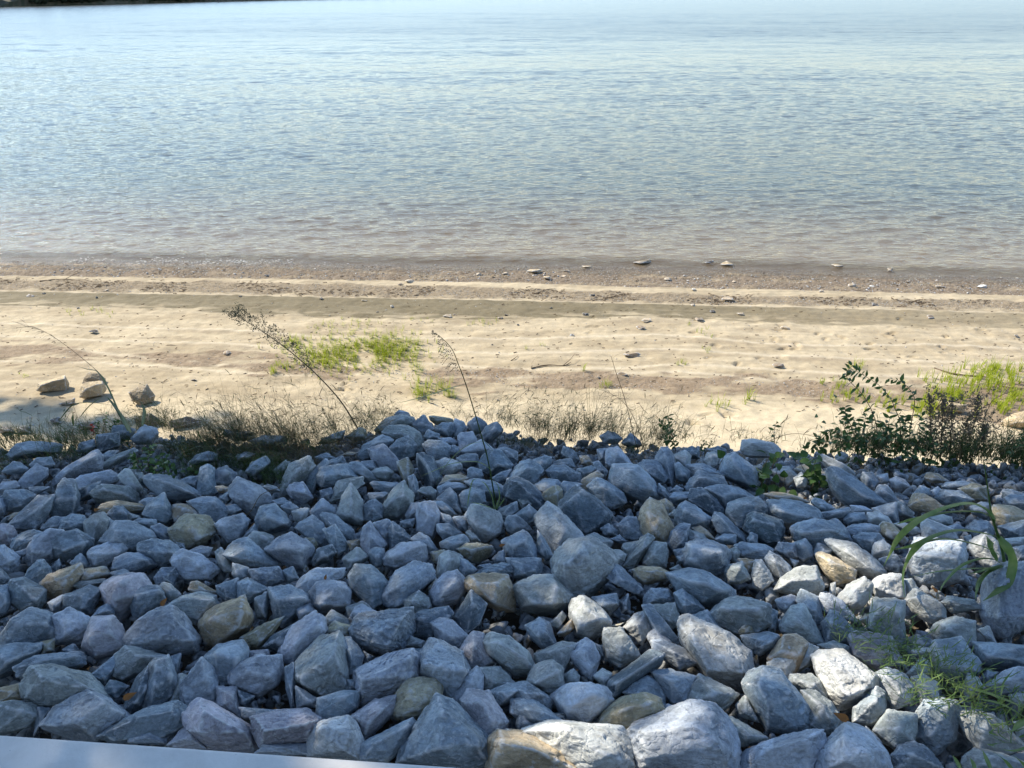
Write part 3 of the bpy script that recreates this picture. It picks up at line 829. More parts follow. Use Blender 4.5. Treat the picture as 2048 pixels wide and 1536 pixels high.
wob = perlin(p3 * [0.7, 0.7, 0]) * 0.10
def bmask(a, b, soft=0.05, w=0.10):
    """1 between band lines a (far) and b (near)"""
    n = fbm(p3 * [1.3, 4, 0] + 5, 4) * w
    ya, yb = band_y(a, X) + n, band_y(b, X) + n * 1.4
    return sstep(-soft, soft, ya - Y) * sstep(-soft, soft, Y - yb)
gravel = sstep(-0.04, 0.04, Y - band_y('gravel', X) - fbm(p3 * [0.8, 0.8, 0], 3) * 0.04)
debris = bmask('deb0', 'deb1', 0.08, 0.14)
damp = bmask('damp0', 'damp1', 0.05, 0.05)
dampedge = sstep(0.5, 0.0, np.abs(Y - band_y('damp1', X)))
damp = damp * (1 - 0.85 * dampedge * sstep(-0.05, 0.30, fbm(p3 * [1.4, 5, 0] + 31, 4))) * (1 - 0.35 * sstep(2, 7, X))
brn = fbm(p3 * [0.9, 2.0, 0] + 40, 4)
brown = bmask('br0', 'br1', 0.09, 0.30) * sstep(-0.40, 0.05, brn + np.where(X > -0.6, 0.3, -0.02))
micro = fbm(p3 * 3.0, 5, .6) * 0.016
# shallow scour ripples that fan over the pale sand
sw = np.sin((X * 0.55 + Y * 1.0 + wob * 6) * 9) * 0.006 * sstep(-0.1, 0.4, perlin(p3 * [0.5, 0.8, 0] + 70)) * (Y < 10)
terr = 0.045 * sstep(0.10, -0.05, Y - band_y('gravel', X)) + 0.03 * sstep(0.08, -0.08, Y - band_y('damp0', X)) - 0.05 * sstep(0.2, -0.2, Y - band_y('br1', X)) * 0
rough = gravel * sstep(-0.2, 0.1, D) * 0.020 + debris * 0.018 + brown * 0.012
z = z + near * (micro + sw + terr - 0.03 + rough * fbm(p3 * 14, 3, 0.7))
# foot marks
fr = np.random.default_rng(77)
for (ax, ay, bx, by, n) in [(1170, 670, 1230, 600, 6), (1540, 700, 1560, 650, 5), (1740, 700, 1800, 640, 6), (1600, 690, 1500, 740, 7), (1380, 850, 1480, 830, 6), (1690, 680, 1640, 660, 4), (720, 800, 690, 770, 5), (1850, 720, 1960, 660, 6), (1410, 640, 1440, 720, 6)]:
    for k in range(n):
        t = k / (n - 1); P = on_beach(ax + (bx - ax) * t + fr.normal() * 16, ay + (by - ay) * t + fr.normal() * 7); dep = fr.uniform(0.5, 1.1)
        an = fr.uniform(-1.1, 1.1) + 0.9; c_, s_ = math.cos(an), math.sin(an)
        m = (np.abs(gx - P[0]) < 0.4); r = (np.abs(gy - P[1]) < 0.4)
        if not m.any() or not r.any(): continue
        ii = np.ix_(r, m); dx, dy = X[ii] - P[0], Y[ii] - P[1]
        u, v = dx * c_ + dy * s_, -dx * s_ + dy * c_
        q = np.sqrt((u / fr.uniform(.06, .12)) ** 2 + (v / 0.045) ** 2)
        z[ii] += -0.032 * dep * sstep(1.3, 0.4, q) + 0.010 * dep * np.exp(-((q - 1.3) / 0.25) ** 2)
bz = bank_z(X, Y) - 0.26 + 0.05 * sstep(-0.8, 0.0, Y - crest(X)) + fbm(p3 * 2.5, 3) * 0.05
inb = bz > z
zz = np.where((Y < 9), np.maximum(z, bz), z)
# colours of sand, mud and soil
col = np.zeros(X.shape + (3,))
pale = np.array([.415, .345, .235]); mid = np.array([.32, .258, .168])
t = sstep(-0.5, 0.5, fbm(p3 * [0.7, 2.4, 0] + 3, 4))[..., None]
col[:] = pale * t + mid * (1 - t)
nearw = sstep(8.9, 8.0, Y)[..., None]; col = col * (1 - nearw * 0.7) + np.array([.53, .45, .315]) * nearw * 0.7
line = np.exp(-((Y - band_y('damp0', X)) / 0.05) ** 2)[..., None]
def lay(c, m, k=1.0):
    global col
    m = (m * k)[..., None]; col = col * (1 - m) + np.array(c) * m
streak = fbm(p3 * [0.6, 9, 0] + 11, 4)
lay([.235, .19, .13], sstep(0.02, 0.3, streak) * (Y > 8.6), 0.35)
# faint pale and dark wash lines running along the shore
for kk, (a, yy) in enumerate([(0.2, 0.9), (0.55, 1.5), (0.85, 2.1), (1.2, 2.4)]):
    yl = band_y('damp1', X) - yy + perlin(p3 * [0.35, 0, 0] + kk * 9) * 0.22
    lay([.53, .46, .345], np.exp(-((Y - yl) / 0.05) ** 2), 0.55)
    lay([.25, .20, .14], np.exp(-((Y - yl + 0.10) / 0.05) ** 2) * sstep(-0.2, 0.2, perlin(p3 * [0.8, 0, 0] + kk)), 0.35)
lay([.105, .085, .044], damp, 0.84)
lay([.20, .158, .108], debris, 0.75)
lay([.205, .148, .098], brown, 0.80)
lay([.18, .14, .10], gravel * (1 - 0.45 * sstep(0.0, 0.5, fbm(p3 * [0.8, 3, 0] + 90, 3))), 0.95)
wet = sstep(0.55, 0.0, D)
lay([.15, .115, .08], wet, 0.7)
lay([.43, .36, .26], line[..., 0] * (D > 1.6), 0.6)
lay([.13, .105, .075], inb * 1.0 * (Y < 9), 1.0)
V = np.stack([X, Y, zz], -1).reshape(-1, 3); ny, nx = X.shape
idx = np.arange(nx * ny).reshape(ny, nx)
Fq = np.stack([idx[:-1, :-1], idx[:-1, 1:], idx[1:, 1:], idx[1:, :-1]], -1).reshape(-1, 4)
s = NT("sand")
at = s.node("ShaderNodeAttribute", attribute_name="tint"); at2 = s.node("ShaderNodeAttribute", attribute_name="mask")
tc = s.node("ShaderNodeTexCoord"); sx = s.node("ShaderNodeSeparateColor"); s.link(at2.outputs["Color"], sx.inputs[0])
gr = s.noise(tc.outputs["Object"], 55, 6, 0.75); g2 = s.noise(tc.outputs["Object"], 9, 5, 0.6); g3 = s.noise(tc.outputs["Object"], 26, 5, 0.7)
c = s.mix(1.0, at.outputs["Color"], s.grey(s.ramp(gr, 0.25, 0.75, 0.86, 1.12)), 'MULTIPLY')
c = s.mix(1.0, c, s.grey(s.ramp(g2, 0.3, 0.7, 0.90, 1.08)), 'MULTIPLY')
c = s.mix(s.math('MULTIPLY', s.ramp(g3, 0.55, 0.66), sx.outputs[0]), c, (.12, .09, .06))
c = s.mix(s.math('MULTIPLY', s.ramp(g3, 0.40, 0.30), sx.outputs[0]), c, (.36, .30, .22))
s.link(c, s.p.inputs["Base Color"])
s.link(s.ramp(sx.outputs[1], 0, 1, 0.92, 0.32), s.p.inputs["Roughness"]); s.p.inputs["Specular IOR Level"].default_value = 0.4
hh = s.math('ADD', s.math('MULTIPLY', gr, 0.35), s.math('MULTIPLY', g3, s.math('ADD', s.math('MULTIPLY', sx.outputs[0], 2.2), 0.35)))
s.link(s.bump(hh, 0.7, 0.02), s.p.inputs["Normal"])
ground = mesh_np("ground", V, Fq, s.m); tag(ground, kind="structure")
vcol(ground, "tint", col.reshape(-1, 3))
grit = np.clip(gravel * 0.9 + debris * 0.8 + brown * 0.5 + inb * 0.6, 0, 1) * sstep(-0.6, 0, D)
vcol(ground, "mask", np.stack([grit.ravel(), wet.ravel(), 0 * wet.ravel()], -1))
def ground_z(x, y):
    """beach height without the fine relief"""
    return smooth_z(x, y)

# ---- river: a sheet finer near the shore, with real waves
v_ = [13.0]
while v_[-1] < 17.0: v_.append(v_[-1] + 0.04)
while v_[-1] < 5000: v_.append(v_[-1] * 1.0024 if v_[-1] < 260 else v_[-1] * 1.03)
v_ = np.array(v_); u_ = np.concatenate([-np.geomspace(6, 0.80, 26), np.linspace(-0.785, 0.785, 760), np.geomspace(0.80, 6, 26)])
U, WY = np.meshgrid(u_, v_); WX = U * WY; dW = WY - shore(WX)
q3 = np.stack([WX, WY, 0 * WX], -1)
cell = np.maximum(0.0023 * WY, 0.04); wz = 0 * WX
ang = R(5); qx = WX * math.cos(ang) + WY * math.sin(ang); qy = -WX * math.sin(ang) + WY * math.cos(ang)
gust = 0.65 + 0.6 * sstep(-0.4, 0.4, fbm(q3 * [0.02, 0.05, 0] + 3, 3))
offs = sstep(-0.2, 2.5, dW) * 0.65 + 0.35
for k, (lam, slope) in enumerate([(0.11, .11), (0.17, .13), (0.27, .12), (0.45, .08), (0.8, .07), (1.8, .05), (5.0, .03)]):
    fade = sstep(1.3, 2.6, lam / cell); pk = np.stack([qx * 0.48 / lam, qy / lam, 0 * qx + 7.7 * k], -1)
    n_ = perlin(pk + 0.25 * perlin(pk * 0.6 + 40)[..., None]); n_ = n_ - 0.35 * np.abs(n_)
    slope = slope * (1 if lam < .6 else .25 + .75 * sstep(25, 90, WY)); wz = wz + fade * slope * lam * n_ * 0.42 * gust * offs
lap = 0.008 * np.sin(WY * 15 + perlin(q3 * [0.7, 1, 0]) * 6) * sstep(1.6, 0.2, np.abs(dW))
wz = wz * sstep(-0.5, 0.5, dW + .4) + lap
s = NT("river_water")
tc = s.node("ShaderNodeTexCoord"); dn = s.node("ShaderNodeAttribute", attribute_name="depth")
sx = s.node("ShaderNodeSeparateColor"); s.link(dn.outputs["Color"], sx.inputs[0])
ob = tc.outputs["Object"]
w2 = s.noise(s.mapping(ob, (3.2, 9, 1), (0, 0, R(6))), 1.0, 4, 0.6, 0.5)
c = s.mix(sx.outputs[0], (.175, .135, .085), (.058, .064, .054))
s.link(c, s.p.inputs["Base Color"]); s.link(sx.outputs[2], s.p.inputs["Roughness"]); s.p.inputs["IOR"].default_value = 1.24
s.link(s.bump(w2, 0.8, 0.05), s.p.inputs["Normal"])
trn = s.node("ShaderNodeBsdfTransparent"); mx = s.node("ShaderNodeMixShader")
s.link(sx.outputs[1], mx.inputs[0]); s.link(trn.outputs[0], mx.inputs[1]); s.link(s.p.outputs[0], mx.inputs[2]); s.link(mx.outputs[0], s.out.inputs[0])
ny, nx = WX.shape; idx = np.arange(nx * ny).reshape(ny, nx)
Fw = np.stack([idx[:-1, :-1], idx[:-1, 1:], idx[1:, 1:], idx[1:, :-1]], -1).reshape(-1, 4)
river = mesh_np("river", np.stack([WX, WY, wz], -1).reshape(-1, 3), Fw, s.m); tag(river, kind="structure")
vcol(river, "depth", np.stack([sstep(0, 9, dW).ravel(), (0.35 + 0.65 * sstep(0.0, 0.9, dW)).ravel(), (0.06 + 0.16 * sstep(20, 140, WY)).ravel()], -1))

# ---- far bank and its wood
FB = np.array([(-900, 26), (-400, 19), (0, 13.5), (125, 10), (250, 7.5), (375, 4.0), (512, 1.2), (650, -1.5), (900, -4), (1400, -5.5), (2300, -6.5)])
PB = on_z(FB[:, 0], FB[:, 1], 0.0)
tt = np.linspace(0, len(PB) - 1, 400); BX = np.interp(tt, range(len(PB)), PB[:, 0]); BY = np.interp(tt, range(len(PB)), PB[:, 1])
prof = [(-3, -1.0), (0, 0.2), (5, 1.6), (14, 3.2), (60, 9), (160, 14), (500, 18)]
rows = []
for (dy, dz) in prof:
    rows.append(np.stack([BX, BY + dy * (1 + BY / 900), dz + perlin(np.stack([BX * 0.05, BY * 0, BX * 0 + dy], -1)) * 0.5 * (dy > 0)], -1))
Vb = np.concatenate(rows); n = len(BX); idx = np.arange(len(prof) * n).reshape(len(prof), n)
Fb = np.stack([idx[:-1, :-1], idx[:-1, 1:], idx[1:, 1:], idx[1:, :-1]], -1).reshape(-1, 4)
s = NT("far_bank_soil"); tc = s.node("ShaderNodeTexCoord")
s.link(s.mix(s.ramp(s.noise(tc.outputs["Object"], 0.2, 4), 0.4, 0.6), (.10, .085, .06), (.045, .05, .03)), s.p.inputs["Base Color"]); s.p.inputs["Roughness"].default_value = 0.9
tag(mesh_np("far_bank", Vb, Fb, s.m), kind="structure")
iv, ifc = ico(3)
VV = []; FF = []; k = 0
for i in range(900):
    t_ = rng.uniform(0, len(PB) - 1.001); x = np.interp(t_, range(len(PB)), PB[:, 0]); y = np.interp(t_, range(len(PB)), PB[:, 1])
    back = rng.uniform(6, 60) * (1 + y / 900); hgt = rng.uniform(7, 13); r = hgt * rng.uniform(0.35, 0.5)
    v = iv * [r, r, hgt * 0.55] * (1 + 0.35 * fbm(iv * 2.2 + i, 3)[:, None]) + [x, y + back, 2.5 + hgt * 0.5]
    VV.append(v); FF.append(ifc + k); k += len(v)
s = NT("far_foliage"); tc = s.node("ShaderNodeTexCoord")
s.link(s.mix(s.ramp(s.noise(tc.outputs["Object"], 0.35, 5, 0.7), 0.35, 0.65), (.022, .035, .022), (.05, .065, .035)), s.p.inputs["Base Color"]); s.p.inputs["Roughness"].default_value = 0.95
tag(mesh_np("distant_wood", np.concatenate(VV), np.concatenate(FF), s.m), "dark wood along the far bank of the river", "wood", kind="stuff")
# ------------------------------------------------------------------ stones
ROCK = rock_material("broken_limestone")
def parse(txt):
    out = []
    for ln in txt.strip().splitlines():
        ln = ln.strip()
        if not ln: continue
        name = None
        if '#' in ln: ln, name = ln.split('#'); name = name.strip()
        a, *b = ln.split('|'); f = a.split(); pts = np.array([[float(q) for q in p.split(',')] for p in f[1:]])
        rd = np.array([[float(q) for q in p.split(',')] for p in b[0].split()]) if b else None
        out.append((f[0], pts, rd, name))
    return out
def area(p):
    x, y = p[:, 0], p[:, 1]; return abs(0.5 * np.sum(x * np.roll(y, -1) - y * np.roll(x, -1)))
def hull_planes(pts):
    b = bmesh.new()
    for p in pts: b.verts.new(p)
    bmesh.ops.convex_hull(b, input=b.verts)
    N, H = [], []
    for f in b.faces:
        f.normal_update(); nn = np.array(f.normal[:]); 
        if np.linalg.norm(nn) < 0.5: continue
        N.append(nn); H.append(nn @ np.array(f.verts[0].co[:]))
    b.free(); N = np.array(N); H = np.array(H)
    sg = np.sign(H); sg[sg == 0] = 1; N = N * sg[:, None]; H = H * sg
    keep = []
    for i in range(len(N)):
        if all(N[i] @ N[j] < 0.992 for j in keep): keep.append(i)
    return N[keep], np.maximum(H[keep], 1e-4)
FACE = []
def stone_mesh(pts, level, rg, rough=1.0, kround=120):
    """pts: corner points around the origin -> chipped stone vertices"""
    N, H = hull_planes(pts); size = np.sqrt((pts ** 2).sum(1)).mean()
    ex = []; eh = []
    for _ in range(5):                      # knock off corners
        d = rg.normal(size=3); d /= np.linalg.norm(d); ex.append(d); eh.append((pts @ d).max() * rg.uniform(0.94, 1.01))
    N = np.concatenate([N, ex]); H = np.concatenate([H, eh])
    C = np.cov(pts.T); ev, E = np.linalg.eigh(C); S = np.sqrt(np.maximum(ev, 1e-8)); S /= S.max(); S = np.maximum(S, 0.3)
    v, fc = ico(level); d = (v * S) @ E.T; d /= np.linalg.norm(d, axis=1)[:, None]
    if np.linalg.det(E) < 0: fc = fc[:, ::-1]
    q = np.maximum(d @ N.T, 1e-6) / H
    qs = np.sort(q, 1); i1 = q.argmax(1); q_ = q.copy(); q_[np.arange(len(q)), i1] = 0; i2 = q_.argmax(1)
    ang = 1 - (N[i1] * N[i2]).sum(1)
    edge = sstep(0.935, 0.99, qs[:, -2] / qs[:, -1]) * sstep(0.08, 0.45, ang) * sstep(-0.25, 0.3, perlin(d * 5 + 3))
    tone = rg.uniform(0.0, 1.0, len(N))[i1]
    FACE.append(np.stack([edge, tone, 0 * tone], -1))
    warp = 1 + 0.025 * perlin(d * 2.3 + rg.uniform(0, 50, 3))
    r = (np.sum(q ** kround, 1)) ** (-1 / kround) * warp
    P = d * r[:, None]
    o = rg.uniform(0, 100, 3)
    big = fbm(P / size * 1.6 + o, 3) * 0.024 + -0.045 * sstep(0.15, 0.45, perlin(P / size * 2.1 + o + 9))
    # conchoidal scallops and layered ledges
    cell = np.abs(perlin(P / size * 3.2 + o + 31)); big = big - 0.035 * sstep(0.12, 0.0, cell)
    fine = fbm(P * 30 + o, 4, 0.62) * 0.0022
    b = rg.normal(size=3); b /= np.linalg.norm(b); L = rg.uniform(0.018, 0.045)
    ph = (P @ b) / L + 1.8 * fbm(P * 7 + o, 2); sawt = (ph - np.floor(ph)) - 0.5
    led = sawt * 0.0048 * rg.choice([0.1, 0.5, 1.1], p=[.45, .38, .17])
    P = P * (1 + rough * big)[:, None] + d * ((fine + led) * rough * min(1.0, size / 0.09))[:, None]
    P = P - d * (edge * np.abs(fbm(P * 38 + o, 2)) * min(0.011, size * 0.06))[:, None]
    return P, fc
def up_frame(P0):
    v = CAMP - P0; v = v / np.linalg.norm(v); return v
def traced_stone(poly, ridge, P0, rg, blend=0.55, hfac=0.58, base_n=np.array([0, 0, 1.0])):
    v = up_frame(P0); n = blend * v + (1 - blend) * base_n + rg.normal(size=3) * 0.07; n /= np.linalg.norm(n)
    def back(pp, lift):
        dr = ray(pp[:, 0], pp[:, 1]); q = P0 + n * lift
        t = ((q - CAMP) @ n) / (dr @ n); return CAMP + dr * t[:, None]
    c = poly.mean(0); ring = back(poly, 0.0); cw = ring.mean(0)
    wd = math.sqrt(max(area(np.stack([(ring - cw) @ np.array([1, 0, 0]), (ring - cw) @ np.cross(n, [1, 0, 0])], -1)), 1e-6))
    h = wd * hfac * rg.uniform(0.85, 1.15)
    pts = [ring]
    sh = rg.uniform(0.74, 0.97, len(poly))[:, None]
    pts.append(back(c + (poly - c) * sh, h * 0.42) )
    if ridge is None:
        k = 3; a = rg.uniform(0, 6.28); rr = []
        half = (poly.max(0) - poly.min(0)) / 2
        for i in range(k):
            an = a + i * 2.1 + rg.uniform(-0.4, 0.4); rr.append(c + half * np.array([math.cos(an), math.sin(an)]) * rg.uniform(0.2, 0.5))
        ridge = np.array(rr)
    pts.append(back(ridge, h * rg.uniform(1.0, 1.25)))
    pts.append(cw + (ring - cw) * 0.86 - n * h * 0.5); pts.append(cw + (ring - cw) * 0.5 - n * h * 0.95)
    return np.concatenate(pts), wd
PILE = []
ALL = []     # dict(kind, px, area, colour, name, obj)
def level_for(a):
    s_ = math.sqrt(a); return 6 if s_ > 92 else 5 if s_ > 40 else 4
rid = 0
for (ox, oy, k, txt) in TILES:
    for (cc, poly, ridge, name) in parse(txt):
        rid += 1; rg = np.random.default_rng(1000 + rid)
        poly = poly * k + [ox, oy]; ridge = None if ridge is None else ridge * k + [ox, oy]
        c = poly.mean(0); poly = c + (poly - c) * 1.13
        ar = area(poly); P0 = on_pile(c[0], c[1], 0.02 + 0.12 * math.sqrt(ar) / 1479 * 3)
        pts, wd = traced_stone(poly, ridge, P0, rg)
        org = pts.mean(0); Vr, fc = stone_mesh(pts - org, level_for(ar), rg)
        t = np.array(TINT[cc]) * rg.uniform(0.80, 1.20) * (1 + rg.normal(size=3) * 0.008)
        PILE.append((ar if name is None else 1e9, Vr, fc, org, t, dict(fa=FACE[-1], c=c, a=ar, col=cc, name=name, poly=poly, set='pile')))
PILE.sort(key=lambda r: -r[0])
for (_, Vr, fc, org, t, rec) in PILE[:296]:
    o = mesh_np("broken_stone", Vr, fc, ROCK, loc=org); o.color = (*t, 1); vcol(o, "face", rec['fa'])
    o["category"] = "stone"; o["group"] = "broken stones of the bank"; rec['o'] = o; ALL.append(rec)
LEFT = [(Vr + org, fc, t, rec['fa']) for (_, Vr, fc, org, t, rec) in PILE[296:]]
for (ox, oy, k, txt) in BEACH:
    for (cc, poly, ridge, name) in parse(txt):
        rid += 1; rg = np.random.default_rng(1000 + rid)
        poly = poly * k + [ox, oy]; ridge = None if ridge is None else ridge * k + [ox, oy]
        c = poly.mean(0); ar = area(poly); foot = np.array([c[0], poly[:, 1].max()])
        G = on_beach(foot[0], foot[1]); hpx = np.ptp(poly[:, 1])
        P0 = G + np.array([0, 0.5 * hpx / F * 9, 0.35 * hpx / F * np.linalg.norm(G - CAMP)])
        dr = ray(c[0], c[1]); nn = up_frame(G); P0 = CAMP + dr * (((P0 - CAMP) @ nn) / (dr @ nn))
        big = ar > 700
        pts, wd = traced_stone(poly, ridge, P0, rg, blend=0.75 if big else 0.3, hfac=0.42)
        org = pts.mean(0); Vr, fc = stone_mesh(pts - org, 6 if big else 4, rg, 0.8)
        o = mesh_np("beach_stone", Vr, fc, ROCK, loc=org); vcol(o, "face", FACE[-1])
        tn = dict(t=(.40, .32, .205), o=(.25, .20, .135), k=(.085, .075, .065), w=(.55, .53, .48))[cc]
        o.color = (*tn, 1); o["category"] = "stone"; o["group"] = "stones lying on the sand"
        ALL.append(dict(o=o, c=c, a=ar, col=cc, name=name, poly=poly, set='beach'))
for it in PEBBLES.replace('\n', ' ').replace(', ', ' ').split():
    f = it.strip(',').split(',')
    if len(f) < 4: continue
    px, py, wpx, cc = float(f[0]), float(f[1]), float(f[2]), f[3]
    rid += 1; rg = np.random.default_rng(1000 + rid)
    G = on_beach(px, py); dist = np.linalg.norm(G - CAMP) ; r = wpx / F * dist * 0.5
    pts = rg.normal(size=(11, 3)); pts /= np.linalg.norm(pts, axis=1)[:, None]; pts *= [r * 1.05, r * rg.uniform(.6, 1), r * (0.28 if wpx > 18 else 0.5)]
    Vr, fc = stone_mesh(pts, 4, rg, 0.8)
    o = mesh_np("beach_stone", Vr, fc, ROCK, loc=G + [0, 0, r * 0.2]); vcol(o, "face", FACE[-1])
    tn = dict(t=(.42, .34, .24), o=(.25, .19, .13), k=(.07, .06, .05), w=(.55, .53, .48), g=(.33, .31, .27))[cc]
    o.color = (*tn, 1); o["category"] = "stone"; o["group"] = "stones lying on the sand"
    ALL.append(dict(o=o, c=np.array([px, py]), a=wpx * wpx * .5, col=cc, name=None, poly=None, set='beach'))

# ---- labels: landmarks carry their own name; every other stone is told by colour, form and its place beside one
CN = dict(b='blue-grey', l='lavender-grey', g='greenish grey', k='dark', t='tan', o='khaki brown', w='whitish', p='mauve-grey')
ORD = ['', 'second ', 'third ', 'fourth ', 'fifth ', 'sixth ', 'seventh ', 'eighth ', 'ninth ', 'tenth ', 'eleventh ', 'twelfth ', 'thirteenth ', 'fourteenth ']
for st, ground_name in (('pile', 'pile'), ('beach', 'sand')):
    S = [r for r in ALL if r['set'] == st]; LM = [r for r in S if r['name']]; rest = [r for r in S if not r['name']]
    for r in LM: r['o']["label"] = r['name'] + (" in the stone bank" if len(r['name'].split()) < 5 and st == 'pile' else "")
    qa = np.quantile([r['a'] for r in rest], [0.33, 0.75]); G = {}
    for r in rest:
        dd = [np.hypot(*(r['c'] - m['c'])) for m in LM]; m = LM[int(np.argmin(dd))]; v = r['c'] - m['c']
        ang = math.degrees(math.atan2(-v[1], v[0])) % 360; sec = int(((ang + 22.5) % 360) // 45)
        r['key'] = (id(m), sec); r['m'] = m; r['d'] = min(dd); G.setdefault(r['key'], []).append(r)
    names = ['right of', 'up and right of', 'above', 'up and left of', 'left of', 'down and left of', 'below', 'down and right of']
    for key, L in G.items():
        L.sort(key=lambda r: r['d'])
        for i, r in enumerate(L):
            size = 'small' if r['a'] < qa[0] else 'large' if r['a'] > qa[1] else 'mid-sized'
            form = 'stone'
            if r['poly'] is not None:
                q = r['poly'] - r['poly'].mean(0); ev, E = np.linalg.eigh(np.cov(q.T)); asp = math.sqrt(ev[1] / max(ev[0], 1e-6)); a_ = abs(math.degrees(math.atan2(E[1, 1], E[0, 1])))
                a_ = min(a_, 180 - a_)
                if asp > 1.75: form = 'flat slab' if a_ < 25 else 'upright stone' if a_ > 60 else 'slanting stone'
            ref = r['m']['name']
            for cut in (' in the pile', ' at far left', ' on the sand', ' by the wall', ' just above the wall', ' of the pile', ' near the grass', ' standing on its end'): ref = ref.replace(cut, '')
            rw = ref.split(); room = 16 - len((f"{size} {CN[r['col']]} {form} {ORD[i]}{names[key[1]]} the").split())
            if len(rw) > room: ref = ' '.join(rw[:room])
            r['o']["label"] = f"{size} {CN[r['col']]} {form}, {ORD[i]}{names[key[1]]} the {ref}"
seen = {}
for r in ALL:
    l = r['o']["label"]; seen.setdefault(l, []).append(r)
for l, L in seen.items():
    for i, r in enumerate(L[1:]): print("DUP", l)

# ---- small stones packed between and under the large ones, and pebbles on the shore
def scatter(name, P, S, C, protos, mat, rg, label, cat, flat=1.0, extra=()):
    n = len(P); pid = rg.integers(0, len(protos), n); VV, FF, CC, EE, k = [], [], [], [], 0
    for (v, f, t, fa) in extra: EE.append(fa); VV.append(v); FF.append(f + k); CC.append(np.tile(t, (len(v), 1))); k += len(v)
    for j, (pv, pf, pe) in enumerate(protos):
        sel = np.where(pid == j)[0]
        if not len(sel): continue
        q = rg.normal(size=(len(sel), 4)); q /= np.linalg.norm(q, axis=1)[:, None]
        w_, x, y, z_ = q.T
        M = np.stack([1 - 2 * (y * y + z_ * z_), 2 * (x * y - z_ * w_), 2 * (x * z_ + y * w_), 2 * (x * y + z_ * w_), 1 - 2 * (x * x + z_ * z_), 2 * (y * z_ - x * w_),
                      2 * (x * z_ - y * w_), 2 * (y * z_ + x * w_), 1 - 2 * (x * x + y * y)], -1).reshape(-1, 3, 3)
        v = np.einsum('nij,vj->nvi', M, pv) * S[sel][:, None, None]; v[..., 2] *= flat
        v = v + P[sel][:, None, :]
        VV.append(v.reshape(-1, 3)); m = len(pv)
        FF.append((pf[None] + (k + np.arange(len(sel)) * m)[:, None, None]).reshape(-1, 3)); k += len(sel) * m
        CC.append(np.repeat(C[sel], m, 0)); EE.append(np.tile(pe, (len(sel), 1)))
    o = mesh_np(name, np.concatenate(VV), np.concatenate(FF), mat); vcol(o, "tint", np.concatenate(CC)); vcol(o, "face", np.concatenate(EE))
    tag(o, label, cat, kind="stuff"); return o
RUB = rock_material("broken_limestone_small", "tint")
def protos(level, n, seed, ax=(1, .75, .6)):
    out = []
    for i in range(n):
        rg = np.random.default_rng(seed + i); pts = rg.normal(size=(10, 3)); pts /= np.linalg.norm(pts, axis=1)[:, None]; pts = pts * ax * rg.uniform(.85, 1.15, 3)
        N, H = hull_planes(pts); v, fc = ico(level); q = np.maximum(v @ N.T, 1e-6) / H; r = np.sum(q ** 60, 1) ** (-1 / 60)
        r = r * (1 + 0.06 * fbm(v * 2 + i, 3)); i1 = q.argmax(1); out.append((v * r[:, None], fc, np.stack([0 * r, rg.uniform(0, 1, len(N))[i1], 0 * r], -1)))
    return out
pr = protos(3, 14, 300)
rg = np.random.default_rng(9)
keys = list("bbbbbbbglkkgtop"); 
def gap_shade_cols(n, dark=0.60):  # dark: shade of the gaps put into the stone colour
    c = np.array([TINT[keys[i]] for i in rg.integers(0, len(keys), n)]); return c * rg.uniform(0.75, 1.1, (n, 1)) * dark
PP, SS = [], []
for (st, lo, hi, drop) in ((0.125, 0.055, 0.095, 0.13), (0.15, 0.05, 0.085, 0.095)):
    ax_ = np.arange(-4.9, 5.9, st); ay_ = np.arange(0.9, 8.0, st); A, B = np.meshgrid(ax_, ay_)
    A = A.ravel() + rg.normal(size=A.size) * st * .3; B = B.ravel() + rg.normal(size=B.size) * st * .3
    ok = B < crest(A) + 1.3; A, B = A[ok], B[ok]
    sz = rg.uniform(lo, hi, len(A)); z_ = bank_z(A, B) - drop + rg.normal(size=len(A)) * 0.02 - 0.08 * sstep(-0.6, 0.0, B - crest(A))
    PP.append(np.stack([A, B, z_], -1)); SS.append(sz)
# larger ones beyond the sides of the view
for _ in range(2):
    A = rg.uniform(-9, 10, 1500); B = rg.uniform(0.4, 7.2, 1500); zz_ = bank_z(A, B)
    px_, py_, zf_ = project(np.stack([A, B, zz_], -1)); ok = ((px_ < -90) | (px_ > 2140)) & (B < crest(A) + 0.9)
    A, B, zz_ = A[ok], B[ok], zz_[ok]; PP.append(np.stack([A, B, zz_ - 0.02], -1)); SS.append(rg.uniform(0.10, 0.19, len(A)))
A = rg.uniform(-4.6, 5.6, 9000); B = rg.uniform(1.0, 6.4, 9000); ok = B < crest(A) - .1; A, B = A[ok], B[ok]
PP.append(np.stack([A, B, bank_z(A, B) - rg.uniform(.02, .13, len(A))], -1)); SS.append(rg.uniform(.012, .035, len(A)))
PP = np.concatenate(PP); SS = np.concatenate(SS)
scatter("small_rubble", PP, SS, gap_shade_cols(len(PP)), pr, RUB, rg, "small broken stones packed between the larger ones of the bank", "rubble", extra=LEFT)
pr2 = protos(2, 8, 500, (1, .8, .55))
